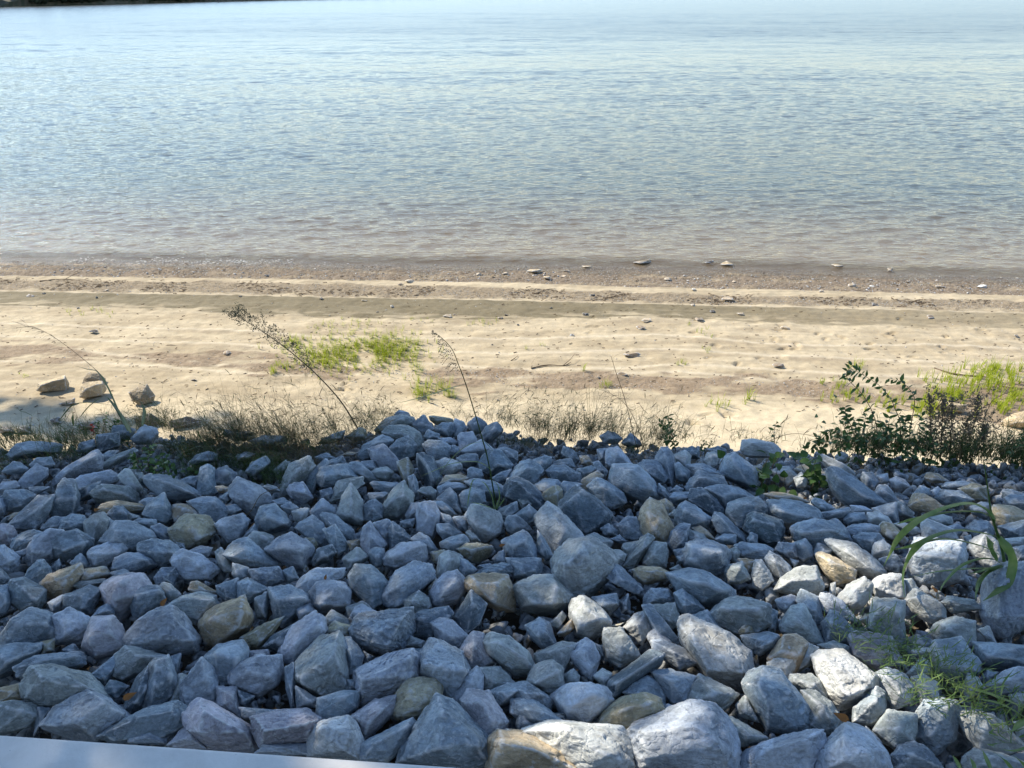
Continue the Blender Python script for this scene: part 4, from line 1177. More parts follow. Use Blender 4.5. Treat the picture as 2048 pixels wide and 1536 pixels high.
# shore gravel in the wet strip and the drift lines
n = 9000; A = rg.uniform(-11.5, 11.5, n); tt = rg.uniform(0, 1, n)
ys = shore(A); B = ys + 0.12 - tt * (ys + 0.1 - band_y('gravel', A)); S1 = rg.uniform(0.006, 0.020, n) * (1 + 1.2 * (rg.uniform(size=n) > .95))
n2 = 4200; A2 = rg.uniform(-11.5, 11.5, n2); t2 = np.clip(rg.normal(0.6, 0.28, n2), 0, 1); B2 = band_y('deb0', A2) * (1 - t2) + band_y('deb1', A2) * t2; S2 = rg.uniform(0.005, 0.016, n2)
n3 = 4200; A3 = rg.uniform(-11, 11, n3); B3 = rg.uniform(7.2, 13.6, n3); S3 = rg.uniform(0.005, 0.012, n3) * (1 + .9 * (rg.uniform(size=n3) > .9))
n4 = 1500; A4 = rg.uniform(-4, 7, n4); t4 = rg.uniform(0, 1, n4); B4 = band_y('br0', A4) * (1 - t4) + band_y('br1', A4) * t4; S4 = rg.uniform(0.005, 0.014, n4)
A = np.concatenate([A, A2, A3, A4]); B = np.concatenate([B, B2, B3, B4]); S_ = np.concatenate([S1, S2, S3, S4])
pc = np.array([(.30, .24, .17), (.22, .17, .12), (.10, .08, .06), (.45, .38, .29), (.16, .12, .09), (.26, .2, .15)])
C_ = pc[rg.integers(0, len(pc), len(A))]; sl_ = slice(n + n2, n + n2 + n3); C_[sl_] = pc[rg.choice([2, 2, 4, 4, 1, 3], n3)] * .8
scatter("shore_gravel", np.stack([A, B, beach_z(A, B) - 0.002 + S_ * 0.25], -1), S_, C_, pr2, RUB, rg, "brown gravel and grit strewn along the waterline and drift lines", "gravel", 0.6)
# ------------------------------------------------------------------ mesh collector for thin things
class MB:
    def __init__(s): s.v = []; s.q = []; s.t = []; s.k = 0
    def add(s, V, Q=None, T=None):
        V = np.asarray(V, float)
        if Q is not None and len(Q): s.q.append(np.asarray(Q) + s.k)
        if T is not None and len(T): s.t.append(np.asarray(T) + s.k)
        s.v.append(V); s.k += len(V)
    def ribbon(s, P, W, side=None, fold=0.25):
        P = np.asarray(P, float); n = len(P); T = np.gradient(P, axis=0); T /= np.linalg.norm(T, axis=1)[:, None] + 1e-9
        W = np.asarray(W, float) * np.ones(n)
        if side is None: sd = np.cross(T, [0, 0, 1.0]); 
        else: sd = np.cross(T, np.cross(np.tile(side, (n, 1)), T))
        sd /= np.linalg.norm(sd, axis=1)[:, None] + 1e-9; up = np.cross(sd, T)
        V = np.stack([P - sd * W[:, None] / 2 + up * W[:, None] * fold, P, P + sd * W[:, None] / 2 + up * W[:, None] * fold], 1).reshape(-1, 3)
        i = np.arange(n - 1)[:, None] * 3
        s.add(V, np.concatenate([i + [0, 1, 4, 3], i + [1, 2, 5, 4]]))
    def tube(s, P, Rr, m=4):
        P = np.asarray(P, float); n = len(P); T = np.gradient(P, axis=0); T /= np.linalg.norm(T, axis=1)[:, None] + 1e-9
        a = np.cross(T, [0.3, 0.9, 0.1]); a /= np.linalg.norm(a, axis=1)[:, None] + 1e-9; b = np.cross(T, a)
        an = np.arange(m) / m * 2 * np.pi; Rr = np.asarray(Rr, float) * np.ones(n)
        V = P[:, None] + Rr[:, None, None] * (np.cos(an)[None, :, None] * a[:, None] + np.sin(an)[None, :, None] * b[:, None])
        idx = np.arange(n * m).reshape(n, m); j = np.roll(idx, -1, 1)
        s.add(V.reshape(-1, 3), np.stack([idx[:-1], j[:-1], j[1:], idx[1:]], -1).reshape(-1, 4))
    def leaf(s, B, D, N, L, W, curl=0.15):
        """ovate leaf: base B, direction D, upper side N"""
        D = D / np.linalg.norm(D); S = np.cross(D, N); S /= np.linalg.norm(S) + 1e-9; N = np.cross(S, D)
        st = [0, .2, .45, .75, 1]; wd = [0.05, .75, 1, .6, 0.02]; V = []
        for a, w_ in zip(st, wd):
            c = B + D * L * a - N * L * curl * a * a
            V += [c - S * W / 2 * w_ + N * W * .16 * w_, c, c + S * W / 2 * w_ + N * W * .16 * w_]
        i = np.arange(4)[:, None] * 3; s.add(V, np.concatenate([i + [0, 1, 4, 3], i + [1, 2, 5, 4]]))
    def build(s, name, mat, parent=None, loc=None, smooth=True):
        V = np.concatenate(s.v)
        if loc is not None: V = V - np.asarray(loc)
        F_ = ([np.concatenate(s.q)] if s.q else []) + ([np.concatenate(s.t)] if s.t else [])
        return mesh_np(name, V, F_, mat, smooth, parent, None if parent else loc)
def curve(P, n=16):
    """smooth curve through control points"""
    P = np.asarray(P, float); m = len(P)
    if m == 2: return P[0] + (P[1] - P[0]) * np.linspace(0, 1, n)[:, None]
    E = np.vstack([2 * P[0] - P[1], P, 2 * P[-1] - P[-2]]); out = []
    for t in np.linspace(0, m - 1 - 1e-6, n):
        i = int(t); f = t - i; a, b, c, d = E[i:i + 4]
        out.append(0.5 * ((2 * b) + (c - a) * f + (2 * a - 5 * b + 4 * c - d) * f * f + (3 * b - a - 3 * c + d) * f ** 3))
    return np.array(out)
def at_y(px, py, Y, floor=True, lift=0.06):
    """point on the vertical plane y = Y; where that would be under the stones, on top of them"""
    d = ray(px, py); t = Y / d[1]; P = CAMP + d * t
    if floor:
        Q = on_pile(px, py, lift)
        if P[2] < bank_z(P[0], P[1]) + lift and Q[1] < Y: P = Q
    return P

# ------------------------------------------------------------------ the trees that shade the bank, beside the view
PATCH = [(1180, 1215, 50, 1), (1275, 1260, 44, 1), (1090, 1050, 42, .75), (1085, 1190, 34, .6), (985, 1175, 30, .55), (1400, 1270, 50, 1), (1460, 1320, 56, 1), (1330, 1305, 36, 1),
         (1395, 1190, 20, .3), (1590, 1140, 52, 1), (1700, 1125, 60, 1), (1720, 1180, 40, .9), (1800, 1180, 50, .9), (1860, 1215, 38, .9), (1690, 1350, 84, 1), (1795, 1375, 46, .95),
         (1860, 1375, 34, 1), (1915, 1425, 40, .8), (1975, 1440, 50, .8), (1130, 1470, 80, 1), (1300, 1490, 110, .85), (1400, 1450, 40, .7), (1050, 1490, 40, .5), (1565, 950, 50, .9), (1660, 930, 36, .8),
         (1880, 1105, 66, .85), (1990, 1100, 48, .9), (1435, 1140, 34, .5), (1500, 1150, 40, .8), (1250, 1290, 36, .6), (1580, 1285, 30, .5), (1540, 1010, 30, .5),
         (1770, 955, 30, .5), (1850, 955, 30, .6), (1960, 940, 60, .6), (2010, 1010, 40, .5), (1790, 1000, 26, .6), (1700, 1500, 60, .35), (1380, 1400, 40, .4), (1560, 1330, 30, .5),
         (1480, 1400, 40, .35), (60, 1390, 40, .2), (1760, 1085, 30, .5), (1640, 1290, 30, .4), (2000, 1290, 40, .4), (1960, 1180, 30, .4), (1350, 920, 26, .25), (640, 1340, 46, .22), (870, 1240, 40, .15)]
PT = np.array([list(on_pile(a, b, 0.12)) + [1.12 * r / F * np.linalg.norm(on_pile(a, b) - CAMP), s_] for a, b, r, s_ in PATCH])
BARK = NT("bark"); tc = BARK.node("ShaderNodeTexCoord")
BARK.link(BARK.mix(BARK.ramp(BARK.noise(BARK.mapping(tc.outputs["Object"], (8, 8, 1.5)), 1.5, 5), .35, .65), (.10, .075, .05), (.19, .155, .12)), BARK.p.inputs["Base Color"]); BARK.p.inputs["Roughness"].default_value = .9
TLEAF = leaf_material("tree_leaf", (.05, .09, .025), (.09, .13, .035), 0.2, 0.55, 3)
rg = np.random.default_rng(21)
N = 60000
tx = rg.uniform(-7.5, 8.0, N); ty = rg.uniform(-1.0, 8.6, N)
tz = bank_z(tx, ty) + 0.12; tz = np.where(ty > 7.0, smooth_z(tx, ty), tz)
edge = crest(tx) + 0.55 + 0.30 * perlin(np.stack([tx * 0.9, tx * 0 + 2, tx * 0], -1)); edge = np.where(tx < -3.2, edge + 0.5, edge)
dens = sstep(0.18, -0.15, ty - edge)
pxs, pys, _ = project(np.stack([tx, ty, tz], -1))
for (x, y, z_, r, s_) in PT:
    dd = np.hypot(tx - x, ty - y) / (r * 1.05) + 0.35 * perlin(np.stack([tx * 6, ty * 6, tx * 0], -1))
    dens = dens * (1 - s_ * sstep(1.25, 0.75, dd))
# broken edge shade on the sand at the far left
for (a, b, r, s_) in [(60, 835, .55, .9), (150, 860, .5, .7), (15, 800, .35, .55), (100, 800, .3, .45), (430, 850, .4, .35), (240, 855, .5, .5)]:
    Pb = on_beach(a, b); dens = np.maximum(dens, s_ * sstep(1.3, 0.5, np.hypot(tx - Pb[0], (ty - Pb[1]) * 1.6) / r + 0.4 * perlin(np.stack([tx * 4, ty * 4, tx * 0], -1))))
ok = rg.uniform(size=N) < dens; tx, ty, tz = tx[ok], ty[ok], tz[ok]; n = len(tx)
hz = rg.uniform(9.5, 13.5, n); t_ = (hz - tz) / SDIR[2]; LP = np.stack([tx, ty, tz], -1) + SDIR * t_[:, None]
sz = rg.uniform(.07, .13, n)
nrm = rg.normal(size=(n, 3)) * .8 + SDIR * 0.9; nrm /= np.linalg.norm(nrm, axis=1)[:, None]
a = np.cross(nrm, rg.normal(size=(n, 3))); a /= np.linalg.norm(a, axis=1)[:, None]; b = np.cross(nrm, a)
Vl = np.stack([LP - a * sz[:, None], LP + b * sz[:, None] * .55, LP + a * sz[:, None], LP - b * sz[:, None] * .55], 1).reshape(-1, 3)
ql = np.arange(4 * n).reshape(n, 4)
# three trunks stand outside the view; each owns the leaves over it; more are added, unseen, behind the walkway to block skylight
TR = [((-11.5, 7.5), "tall leafy tree on the sand edge beyond the long flat slab"), ((-8.2, 4.2), "tall leafy tree beside the stone bank on the upstream side"), ((-6.9, 0.6), "tall leafy tree next to the concrete parapet")]
own = np.argmin(np.stack([np.hypot(LP[:, 0] - x, LP[:, 1] - y) for (x, y), _ in TR]), 0)
for i, ((x, y), lab) in enumerate(TR):
    base = np.array([x, y, max(float(bank_z(np.array(x), np.array(y))) - 0.5, 0.3)]); root = empty("tree", base); tag(root, lab, "tree", "trees shading the stone bank")
    sel = np.where(own == i)[0]
    if not len(sel): sel = np.array([0])
    vs = Vl.reshape(-1, 4, 3)[sel].reshape(-1, 3) - base
    mesh_np("crown", vs, np.arange(len(vs)).reshape(-1, 4), TLEAF, False, root)
    m = MB(); top = np.array([x + 0.4, y + 0.2, 9.2]); tp = curve([base - [0, 0, .4], base + [.15, .05, 3], top], 14)
    m.tube(tp - base, np.linspace(.26, .12, 14), 10)
    for k in range(14):
        tgt = LP[sel[rg.integers(0, len(sel))]]; st = tp[rg.integers(6, 14)]
        m.tube(curve([st, (st + tgt) / 2 + [0, 0, .5], tgt], 8) - base, np.linspace(.06, .012, 8), 5)
    m.build("trunk", BARK.m, root)
for i, ((x, y), lab) in enumerate([((-4.5, -4.6), "added broad dense tree blocking sky behind the walkway, nearer the river bend"), ((2.5, -4.4), "added broad dense tree blocking sky behind the walkway, opposite the sunlit stones"), ((9.0, -3.5), "added broad dense tree blocking sky behind the walkway at its far end")]):  # unseen trees added to darken stone faces turned towards the camera
    base = np.array([x, y, 2.6]); root = empty("tree", base); tag(root, lab, "tree", "trees shading the stone bank")
    n = 14000; d = rg.normal(size=(n, 3)); d /= np.linalg.norm(d, axis=1)[:, None]; rad = rg.uniform(.55, 1, n)[:, None] * (1 + .25 * fbm(d * 2 + i, 3)[:, None])
    LPb = d * rad * [4.4, 2.7, 4.6] + [0, 0, 4.4]; sz = rg.uniform(.18, .30, n); a = np.cross(d, rg.normal(size=(n, 3))); a /= np.linalg.norm(a, axis=1)[:, None]; b = np.cross(d + rg.normal(size=(n, 3)) * .4, a); b /= np.linalg.norm(b, axis=1)[:, None]
    V4 = np.stack([LPb - a * sz[:, None], LPb + b * sz[:, None] * .55, LPb + a * sz[:, None], LPb - b * sz[:, None] * .55], 1).reshape(-1, 3)
    mesh_np("crown", V4, np.arange(4 * n).reshape(n, 4), TLEAF, False, root)
    m = MB(); m.tube(curve([[0, 0, -1], [.1, 0, 2.5], [0, .1, 7]], 10), np.linspace(.3, .1, 10), 9); m.build("trunk", BARK.m, root)
# ------------------------------------------------------------------ pale parapet at the lower left
s = NT("painted_concrete"); tc = s.node("ShaderNodeTexCoord")
n1 = s.noise(tc.outputs["Object"], 14, 5, .6); n2 = s.noise(tc.outputs["Object"], 160, 3, .6)
c = s.mix(s.ramp(n1, .3, .7), (.68, .655, .62), (.79, .765, .73)); c = s.mix(s.ramp(n2, .70, .76), c, (.22, .23, .26))
s.link(c, s.p.inputs["Base Color"]); s.p.inputs["Roughness"].default_value = .6
s.link(s.bump(s.math('ADD', n1, s.math('MULTIPLY', n2, .3)), .25, .006), s.p.inputs["Normal"])
zt = HC - 1.25; Pa, Pb = on_z(0, 1463, zt), on_z(980, 1532, zt)
dr = (Pb - Pa) / np.linalg.norm(Pb - Pa); nr = np.array([-dr[1], dr[0], 0]); nr = nr if nr[1] < 0 else -nr
def wallbox(name, e0, e1, near, far, z0, z1, mat, parent, base, bev=0.012):
    b = bmesh.new(); A_, B_ = Pa + dr * e0, Pa + dr * e1
    v = [A_ + nr * far, B_ + nr * far, B_ + nr * near, A_ + nr * near]; vs = []
    for z_ in (z0, z1):
        for q in v: vs.append(b.verts.new(Vector((q[0], q[1], z_)) - Vector(base)))
    for f in ((3, 2, 1, 0), (4, 5, 6, 7), (0, 1, 5, 4), (1, 2, 6, 5), (2, 3, 7, 6), (3, 0, 4, 7)): b.faces.new([vs[i] for i in f])
    bmesh.ops.bevel(b, geom=b.edges[:], offset=bev, segments=3, affect='EDGES'); bmesh.ops.recalc_face_normals(b, faces=b.faces)
    me = bpy.data.meshes.new(name); b.to_mesh(me); b.free(); me.materials.append(mat)
    o = bpy.data.objects.new(name, me); COL.objects.link(o); o.parent = parent; return o
base = Pa + dr * 1.0; base[2] = HC - 2.9
root = empty("parapet_wall", base); tag(root, "smooth pale grey concrete parapet at the lower left corner", "wall")
wallbox("coping", -4, 5, 0.34, 0.0, zt - .09, zt, s.m, root, base)
wallbox("wall_body", -4, 5, 0.30, 0.05, HC - 3.3, zt - .0895, s.m, root, base)
# ------------------------------------------------------------------ plants
G_BRIGHT = leaf_material("bright_grass", (.20, .27, .02), (.43, .48, .04), 0.5, 0.5, 45)
G_DARK = leaf_material("weed_green", (.045, .085, .022), (.08, .125, .035), 0.35, 0.5, 6)
G_DRY = leaf_material("dry_stem", (.19, .14, .08), (.11, .09, .045), 0.25, 0.7, 6)
G_STRAW = leaf_material("straw", (.42, .33, .17), (.28, .22, .11), 0.4, 0.6, 6)
G_BLADE = leaf_material("broad_blade", (.11, .19, .05), (.17, .24, .08), 0.45, 0.42, 20)
G_LEAF = leaf_material("shrub_leaf", (.05, .10, .03), (.09, .16, .045), 0.40, 0.4, 30)
G_SEED = leaf_material("seed_brown", (.16, .13, .09), (.26, .215, .15), 0.2, 0.8, 50)
G_RED = leaf_material("red_leaf", (.42, .06, .05), (.30, .05, .04), 0.3, 0.6, 50)
rg = np.random.default_rng(33)
def tuft(m, P, h, n, w=0.006, spread=0.35, rg=rg):
    for _ in range(n):
        a = rg.uniform(0, 6.28); sp = rg.uniform(.05, spread) * h; hh = h * rg.uniform(.5, 1.1); o = np.array([math.cos(a), math.sin(a), 0])
        b = np.asarray(P) + o * rg.uniform(0, .02); q = [b, b + o * sp * .35 + [0, 0, hh * .6], b + o * sp + [0, 0, hh * rg.uniform(.75, 1.0)]]
        m.ribbon(curve(q, 5), [w, w * .95, w * .8, w * .5, w * .08], side=np.array([0.2, -1, .1]))
def inside(px, py, E):
    return any(((px - a) / b) ** 2 + ((py - c) / d) ** 2 < 1 for a, b, c, d in E)
# bright young grass on the sand
m = MB()
EA = [(700, 130, 708, 42), (640, 70, 712, 30), (760, 75, 700, 38), (800, 70, 700, 32), (580, 30, 690, 16)]
def gsc(E, n, h0, h1, nb):
    bx = [min(a - b for a, b, c, d in E), max(a + b for a, b, c, d in E), min(c - d for a, b, c, d in E), max(c + d for a, b, c, d in E)]
    k = 0
    while k < n:
        ww = np.array([b_ * d_ for _, b_, _, d_ in E], float); e_ = E[rg.choice(len(E), p=ww / ww.sum())]; px, py = e_[0] + rg.normal() * e_[1] * .45, e_[2] + rg.normal() * e_[3] * .45
        k += 1; P = on_beach(px, py)
        if perlin(P * [1.6, 1.6, 0] + 5) < -0.42: continue
        tuft(m, P, rg.uniform(h0, h1), nb + rg.integers(0, 4), 0.0078)
gsc(EA, 950, .07, .16, 4)
gsc([(740, 120, 668, 14), (700, 90, 650, 9)], 46, .06, .11, 3)
gsc([(835, 22, 745, 45), (840, 32, 790, 16), (900, 26, 795, 12), (875, 40, 775, 20)], 60, .14, .24, 6)
gsc([(548, 12, 745, 14), (568, 16, 738, 12)], 16, .10, .18, 5)
gsc([(1960, 110, 765, 34), (1890, 60, 800, 28), (2010, 60, 810, 30), (1990, 90, 745, 18), (2100, 80, 780, 40), (1790, 70, 812, 18), (1900, 40, 790, 30), (1860, 70, 825, 14)], 330, .12, .26, 4)
gsc([(1700, 60, 795, 16), (1680, 20, 770, 14)], 36, .10, .17, 4)
for (px, py, sx_, sy_, n, h) in [(1440, 812, 22, 8, 9, .24), (1497, 800, 14, 8, 7, .22), (1165, 742, 6, 3, 3, .22), (1722, 735, 14, 6, 5, .2), (1640, 768, 10, 5, 4, .15), (1695, 738, 4, 3, 2, .18),
        (1412, 700, 10, 8, 4, .13), (1405, 665, 22, 10, 6, .12), (1360, 728, 14, 5, 5, .12), (955, 650, 20, 6, 8, .11), (988, 645, 14, 5, 4, .10), (1380, 650, 4, 3, 2, .10), (150, 628, 20, 8, 6, .10), (195, 625, 14, 7, 5, .10),
        (222, 628, 6, 6, 3, .08), (1206, 775, 10, 5, 4, .16), (1225, 770, 16, 5, 4, .14), (705, 640, 50, 6, 12, .09), (640, 655, 30, 5, 8, .08), (50, 750, 10, 10, 4, .07), (1085, 690, 6, 3, 2, .10), (830, 640, 30, 5, 6, .09), (1050, 700, 5, 3, 2, .1)]:
    for _ in range(n): tuft(m, on_beach(px + rg.normal() * sx_ * .6, py + rg.normal() * sy_ * .6), h * rg.uniform(.6, 1), 5, 0.007, .5)
tag(m.build("bright_grass", G_BRIGHT, smooth=True), "bright yellow-green young grass sprouting in patches on the sand", "grass", kind="stuff")
# dry weeds along the top of the bank
m = MB(); mg = MB(); ms_ = MB()
def root_on(px, lift=0):
    x = on_pile(px, 885)[0]; y = crest(x) + lift; P = CAMP * 0 + [np.interp(px, [0, 2048], [x, x]), y, 0]
    P = np.array([x * y / max(on_pile(px, 885)[1], .1), y, 0]); P[2] = bank_z(P[0], P[1]) - 0.03; return P
def sprig(m, P, h, lean, rg, w=.0032, br=5, seg=.10, leafy=0.22):
    L = np.array([lean[0], lean[1], 1.0]); pts = [P]; d = L / np.linalg.norm(L)
    for k in range(4):
        d = d + rg.normal(size=3) * .11 + [0, 0, -.04 * k]; d /= np.linalg.norm(d); pts.append(pts[-1] + d * h / 4)
    C = curve(pts, 7); m.ribbon(C, np.linspace(w, w * .45, 7), side=np.array([.1, -1, .2]), fold=.1)
    for k in range(br):
        i = rg.integers(1, 7); q = C[i]; e = rg.normal(size=3); e[2] = abs(e[2]) * .8; e /= np.linalg.norm(e); l = seg * rg.uniform(.5, 1.6)
        m.ribbon(np.array([q, q + e * l * .5 + [0, 0, .01], q + e * l]), [w * .8, w * .7, w * .3], side=np.array([.1, -1, .2]), fold=.1)
        if rg.uniform() < leafy:
            m.leaf(q + e * l * .5, e + rg.normal(size=3) * .6, np.array([0, -.3, 1.]), l * .6, .007)
def hfield(px):
    return np.interp(px, [-100, 0, 150, 300, 420, 500, 640, 700, 780, 850, 960, 1030, 1100, 1200, 1330, 1400, 1600, 1700, 2000, 2200],
                     [.20, .20, .20, .26, .34, .42, .46, .40, .22, .08, .24, .34, .36, .40, .32, .14, .08, .22, .30, .3])
def nfield(px):
    return np.interp(px, [-100, 0, 200, 380, 430, 720, 790, 840, 940, 1000, 1150, 1300, 1350, 1420, 1600, 1700, 2200], [.35, .35, .4, .6, 1, 1, .35, .06, .25, .6, .6, .55, .3, .06, .04, .4, .6])
k = 0
while k < 2300:
    px = rg.uniform(-80, 2120); cl = perlin(np.array([px / 26.0, 2.2, 0.])) + .5 * perlin(np.array([px / 9.0, 7.2, 0.]))
    if rg.uniform() > nfield(px) * (0.35 + 1.3 * max(0, cl + .25)): continue
    k += 1; lift = rg.uniform(-.55, .35) if px < 780 else rg.uniform(-.15, .4)
    if 240 < px < 360: lift = rg.uniform(.1, .5)
    P = root_on(px, lift); h = hfield(px) * rg.uniform(.35, 1.35) * (1 + .5 * cl) * (0.55 if lift < -.25 else 1)
    u = rg.uniform(); big_ = 380 < px < 1700
    sprig((m if u < .42 else ms_) if u < (.66 if big_ else .28) else mg, P, h, (rg.normal() * .35, rg.normal() * .25), rg, .0058, int(rg.integers(1, 5)))
    if rg.uniform() < .5: tuft(mg if rg.uniform() < .5 else ms_, P + [0, 0, .02], h * rg.uniform(.4, .9), 3, .006, .8)
# grassy mounds over the stones at the left
for (a, b, s1, s2, n, h) in [(60, 905, 60, 16, 110, .13), (150, 890, 70, 14, 120, .13), (250, 880, 40, 10, 60, .12), (370, 905, 40, 18, 90, .15), (420, 900, 50, 20, 150, .18), (500, 930, 60, 20, 200, .17), (570, 955, 40, 20, 150, .17),
        (470, 885, 80, 14, 160, .2), (600, 890, 60, 16, 160, .2), (30, 880, 50, 10, 80, .14), (1060, 885, 50, 8, 60, .14), (1270, 900, 30, 8, 60, .12), (1130, 880, 40, 8, 50, .14), (390, 940, 30, 14, 60, .14)]:
    for _ in range(n):
        P = on_pile(a + rg.normal() * s1 * .7, b + rg.normal() * s2 * .7, -0.03)
        tuft(mg, P, h * rg.uniform(.5, 1.1), 3, .0055, .9)
for (a, b, s1, s2, n) in [(520, 900, 90, 16, 260), (640, 905, 60, 18, 220), (700, 880, 50, 12, 120), (380, 880, 50, 12, 90), (1290, 900, 30, 10, 90), (1120, 880, 80, 8, 90)]:
    for _ in range(n):
        P = on_pile(a + rg.normal() * s1 * .8, b + rg.normal() * s2 * .8, rg.uniform(0, .06)); e = rg.normal(size=3) * [1, 1, .25]; e /= np.linalg.norm(e); l = rg.uniform(.06, .2)
        m.ribbon(np.array([P, P + e * l * .5 + [0, 0, .03], P + e * l]), .0035, side=np.array([.1, -1, .2]))
tag(ms_.build("straw_grass", G_STRAW), "pale straw-coloured grass stalks standing along the top of the stone bank", "grass", kind="stuff")
tag(m.build("dry_weeds", G_DRY), "tangle of brown dry weeds and stalks along the top of the stone bank", "weeds", kind="stuff")
tag(mg.build("green_weeds", G_DARK), "dark green grass and weeds growing over the top of the stone bank", "weeds", kind="stuff")

def stemY(pts, Y0, Y1=None, n=20):
    Y1 = Y0 if Y1 is None else Y1; N = len(pts)
    return curve([at_y(a, b, Y0 + (Y1 - Y0) * i / (N - 1), floor=False) for i, (a, b) in enumerate(pts)], n)
def plant(name, base, label, cat, group=None):
    r = empty(name, base); tag(r, label, cat, group); return r
# ---- tall feathery weed leaning to the left over the sand
Yw = float(crest(on_pile(719, 862)[0])) - 0.05
C = stemY([(722, 868), (684, 806), (637, 753), (584, 706), (537, 671), (490, 641), (466, 628)], Yw, Yw + .35, 60)
base = C[0].copy(); r = plant("feathery_weed", base, "tall feathery dark weed leaning left over the sand", "weed")
m = MB(); m.tube(C - base, np.linspace(.007, .0022, 60), 5); m.build("stem", G_DRY, r)
m = MB()
for i in range(4, 40):
    for s_ in range(2):
        e = np.array([rg.normal() * .5 - .4, rg.normal() * .5, -1.0 + rg.normal() * .25]); e /= np.linalg.norm(e)
        if rg.uniform() < .75: m.ribbon(curve([C[i], C[i] + e * .03, C[i] + e * rg.uniform(.05, .08)], 4) - base, [.003, .005, .004, .001], side=np.array([0, -1, 0.]))
m.build("leaves", G_DARK, r)
m = MB()
for i in range(22, 60):
    rad = .13 * (1 - .45 * abs(i - 42) / 24)
    for _ in range(5):
        e = rg.normal(size=3); e[2] = abs(e[2]) * .9 + .1; e /= np.linalg.norm(e); T_ = C[i] + e * rad * rg.uniform(.5, 1.1); m.ribbon(curve([C[i], (C[i] + T_) / 2 + [0, 0, .012], T_], 4) - base, .0018, side=np.array([0, -1, 0.]))
        for _ in range(6):
            q = T_ + rg.normal(size=3) * .014; e2 = rg.normal(size=3); m.leaf(q - base, e2, np.array([0, -1, .4]), .014, .0075)
m.build("seed_plume", leaf_material("plume", (.12, .12, .07), (.18, .165, .10), .2, .8, 50), r)
# ---- tall grass stalk with drooping seed head, centre
Yg = on_pile(994, 1015)[1]
C = stemY([(994, 1022), (977, 926), (965, 879), (944, 808), (931, 767), (918, 732), (903, 697), (877, 671), (862, 667)], Yg, Yg - .35, 60)
base = C[0].copy(); r = plant("seed_grass", base, "tall grass stalk with a drooping seed head rising from the middle stones", "grass")
m = MB(); m.tube(C - base, np.concatenate([np.linspace(.0055, .003, 34), np.linspace(.003, .001, 26)]), 5); m.build("stem", G_DARK, r)
m = MB()
Ym = C[34][1]
for (i, ex, ey) in [(34, 905, 742), (36, 898, 735), (37, 893, 736), (39, 888, 728), (41, 884, 724), (43, 880, 712), (45, 879, 703), (46, 882, 700), (48, 878, 692), (50, 876, 686), (52, 872, 680), (55, 866, 672), (38, 896, 748), (42, 884, 716)]:
    T_ = at_y(ex + rg.normal() * 2, ey, Ym - .05, False); md = (C[i] + T_) / 2 + [-.005, 0, .03]; Q = curve([C[i], md, T_], 9); m.ribbon(Q - base, .0022, side=np.array([0, -1, 0.]))
    for q in Q[1:]:
        for _ in range(2): m.leaf(q - base, np.array([-1, rg.normal() * .5, -.8 + rg.normal() * .4]), np.array([0, -1, .4]), .013, .003)
m.build("seed_head", G_SEED, r)
def blade(parent, base, pts, Y, wpx, mat=G_BLADE, n=18, dY=0.0, name="blade", side=(0.1, -1, .5)):
    N = len(pts); P = curve([at_y(a, b, Y + dY * math.sin(math.pi * i / (N - 1)), lift=.20) for i, (a, b) in enumerate(pts)], n)
    dist = np.linalg.norm(P.mean(0) - CAMP); t = np.linspace(0, 1, n); W = 1.15 * wpx / F * dist * (np.minimum(1, .45 + 2.2 * t) * np.clip((1 - t) * 2.6, 0.03, 1))
    m = MB(); m.ribbon(P - base, W, side=np.array(side), fold=.18); return m.build(name, mat, parent)
for pts, w_ in [([(931, 768), (905, 774), (868, 786), (816, 801), (786, 807)], 7), ([(983, 940), (968, 928), (947, 922), (905, 926), (870, 940), (836, 955)], 5.5),
                ([(966, 882), (940, 888), (918, 902), (888, 935), (870, 975)], 4), ([(990, 1018), (984, 990), (972, 968), (962, 962)], 9), ([(992, 1018), (1000, 995), (996, 970), (986, 962)], 8), ([(994, 1018), (1004, 1006), (1010, 994)], 7),
                ([(988, 1018), (975, 1012), (955, 1006), (938, 1004)], 6), ([(936, 1010), (940, 985), (946, 962), (956, 957)], 7), ([(966, 880), (978, 893), (986, 902)], 4)]:
    blade(r, base, pts, Yg - .04, w_, dY=-.06)
# ---- slender seed grass at the left, bent to the left
Yl = float(crest(on_pile(250, 868)[0])) + .1
C = stemY([(252, 862), (222, 790), (205, 754), (164, 716), (109, 675), (68, 655), (31, 656)], Yl, Yl + .2, 40)
base = C[0].copy(); r = plant("seed_grass", base, "slender seed grass arching left over the tan boulders", "grass")
m = MB(); m.tube(C - base, np.linspace(.0035, .0012, 40), 4); m.build("stem", G_DRY, r)
m = MB()
for i in range(24, 40):
    for _ in range(3):
        e = np.array([-1, rg.normal() * .3, rg.normal() * .45 - .1]); e /= np.linalg.norm(e); l = rg.uniform(.04, .13); m.ribbon(curve([C[i], C[i] + e * l * .5 + [0, 0, .01], C[i] + e * l], 4) - base, [.0015, .002, .005, .001], side=np.array([0, -1, 0.]))
m.build("seed_head", G_SEED, r)
for pts, w_ in [([(256, 862), (205, 752), (175, 738), (147, 731)], 5), ([(258, 862), (240, 825), (222, 800), (210, 792)], 8), ([(120, 840), (135, 822), (152, 808), (190, 806), (250, 815)], 5), ([(160, 835), (180, 812), (206, 792)], 4),
                ([(262, 865), (250, 838), (225, 806)], 7), ([(285, 852), (290, 820), (280, 800)], 6), ([(148, 850), (146, 825)], 6)]:
    blade(r, base, pts, Yl, w_, G_DARK, 10)
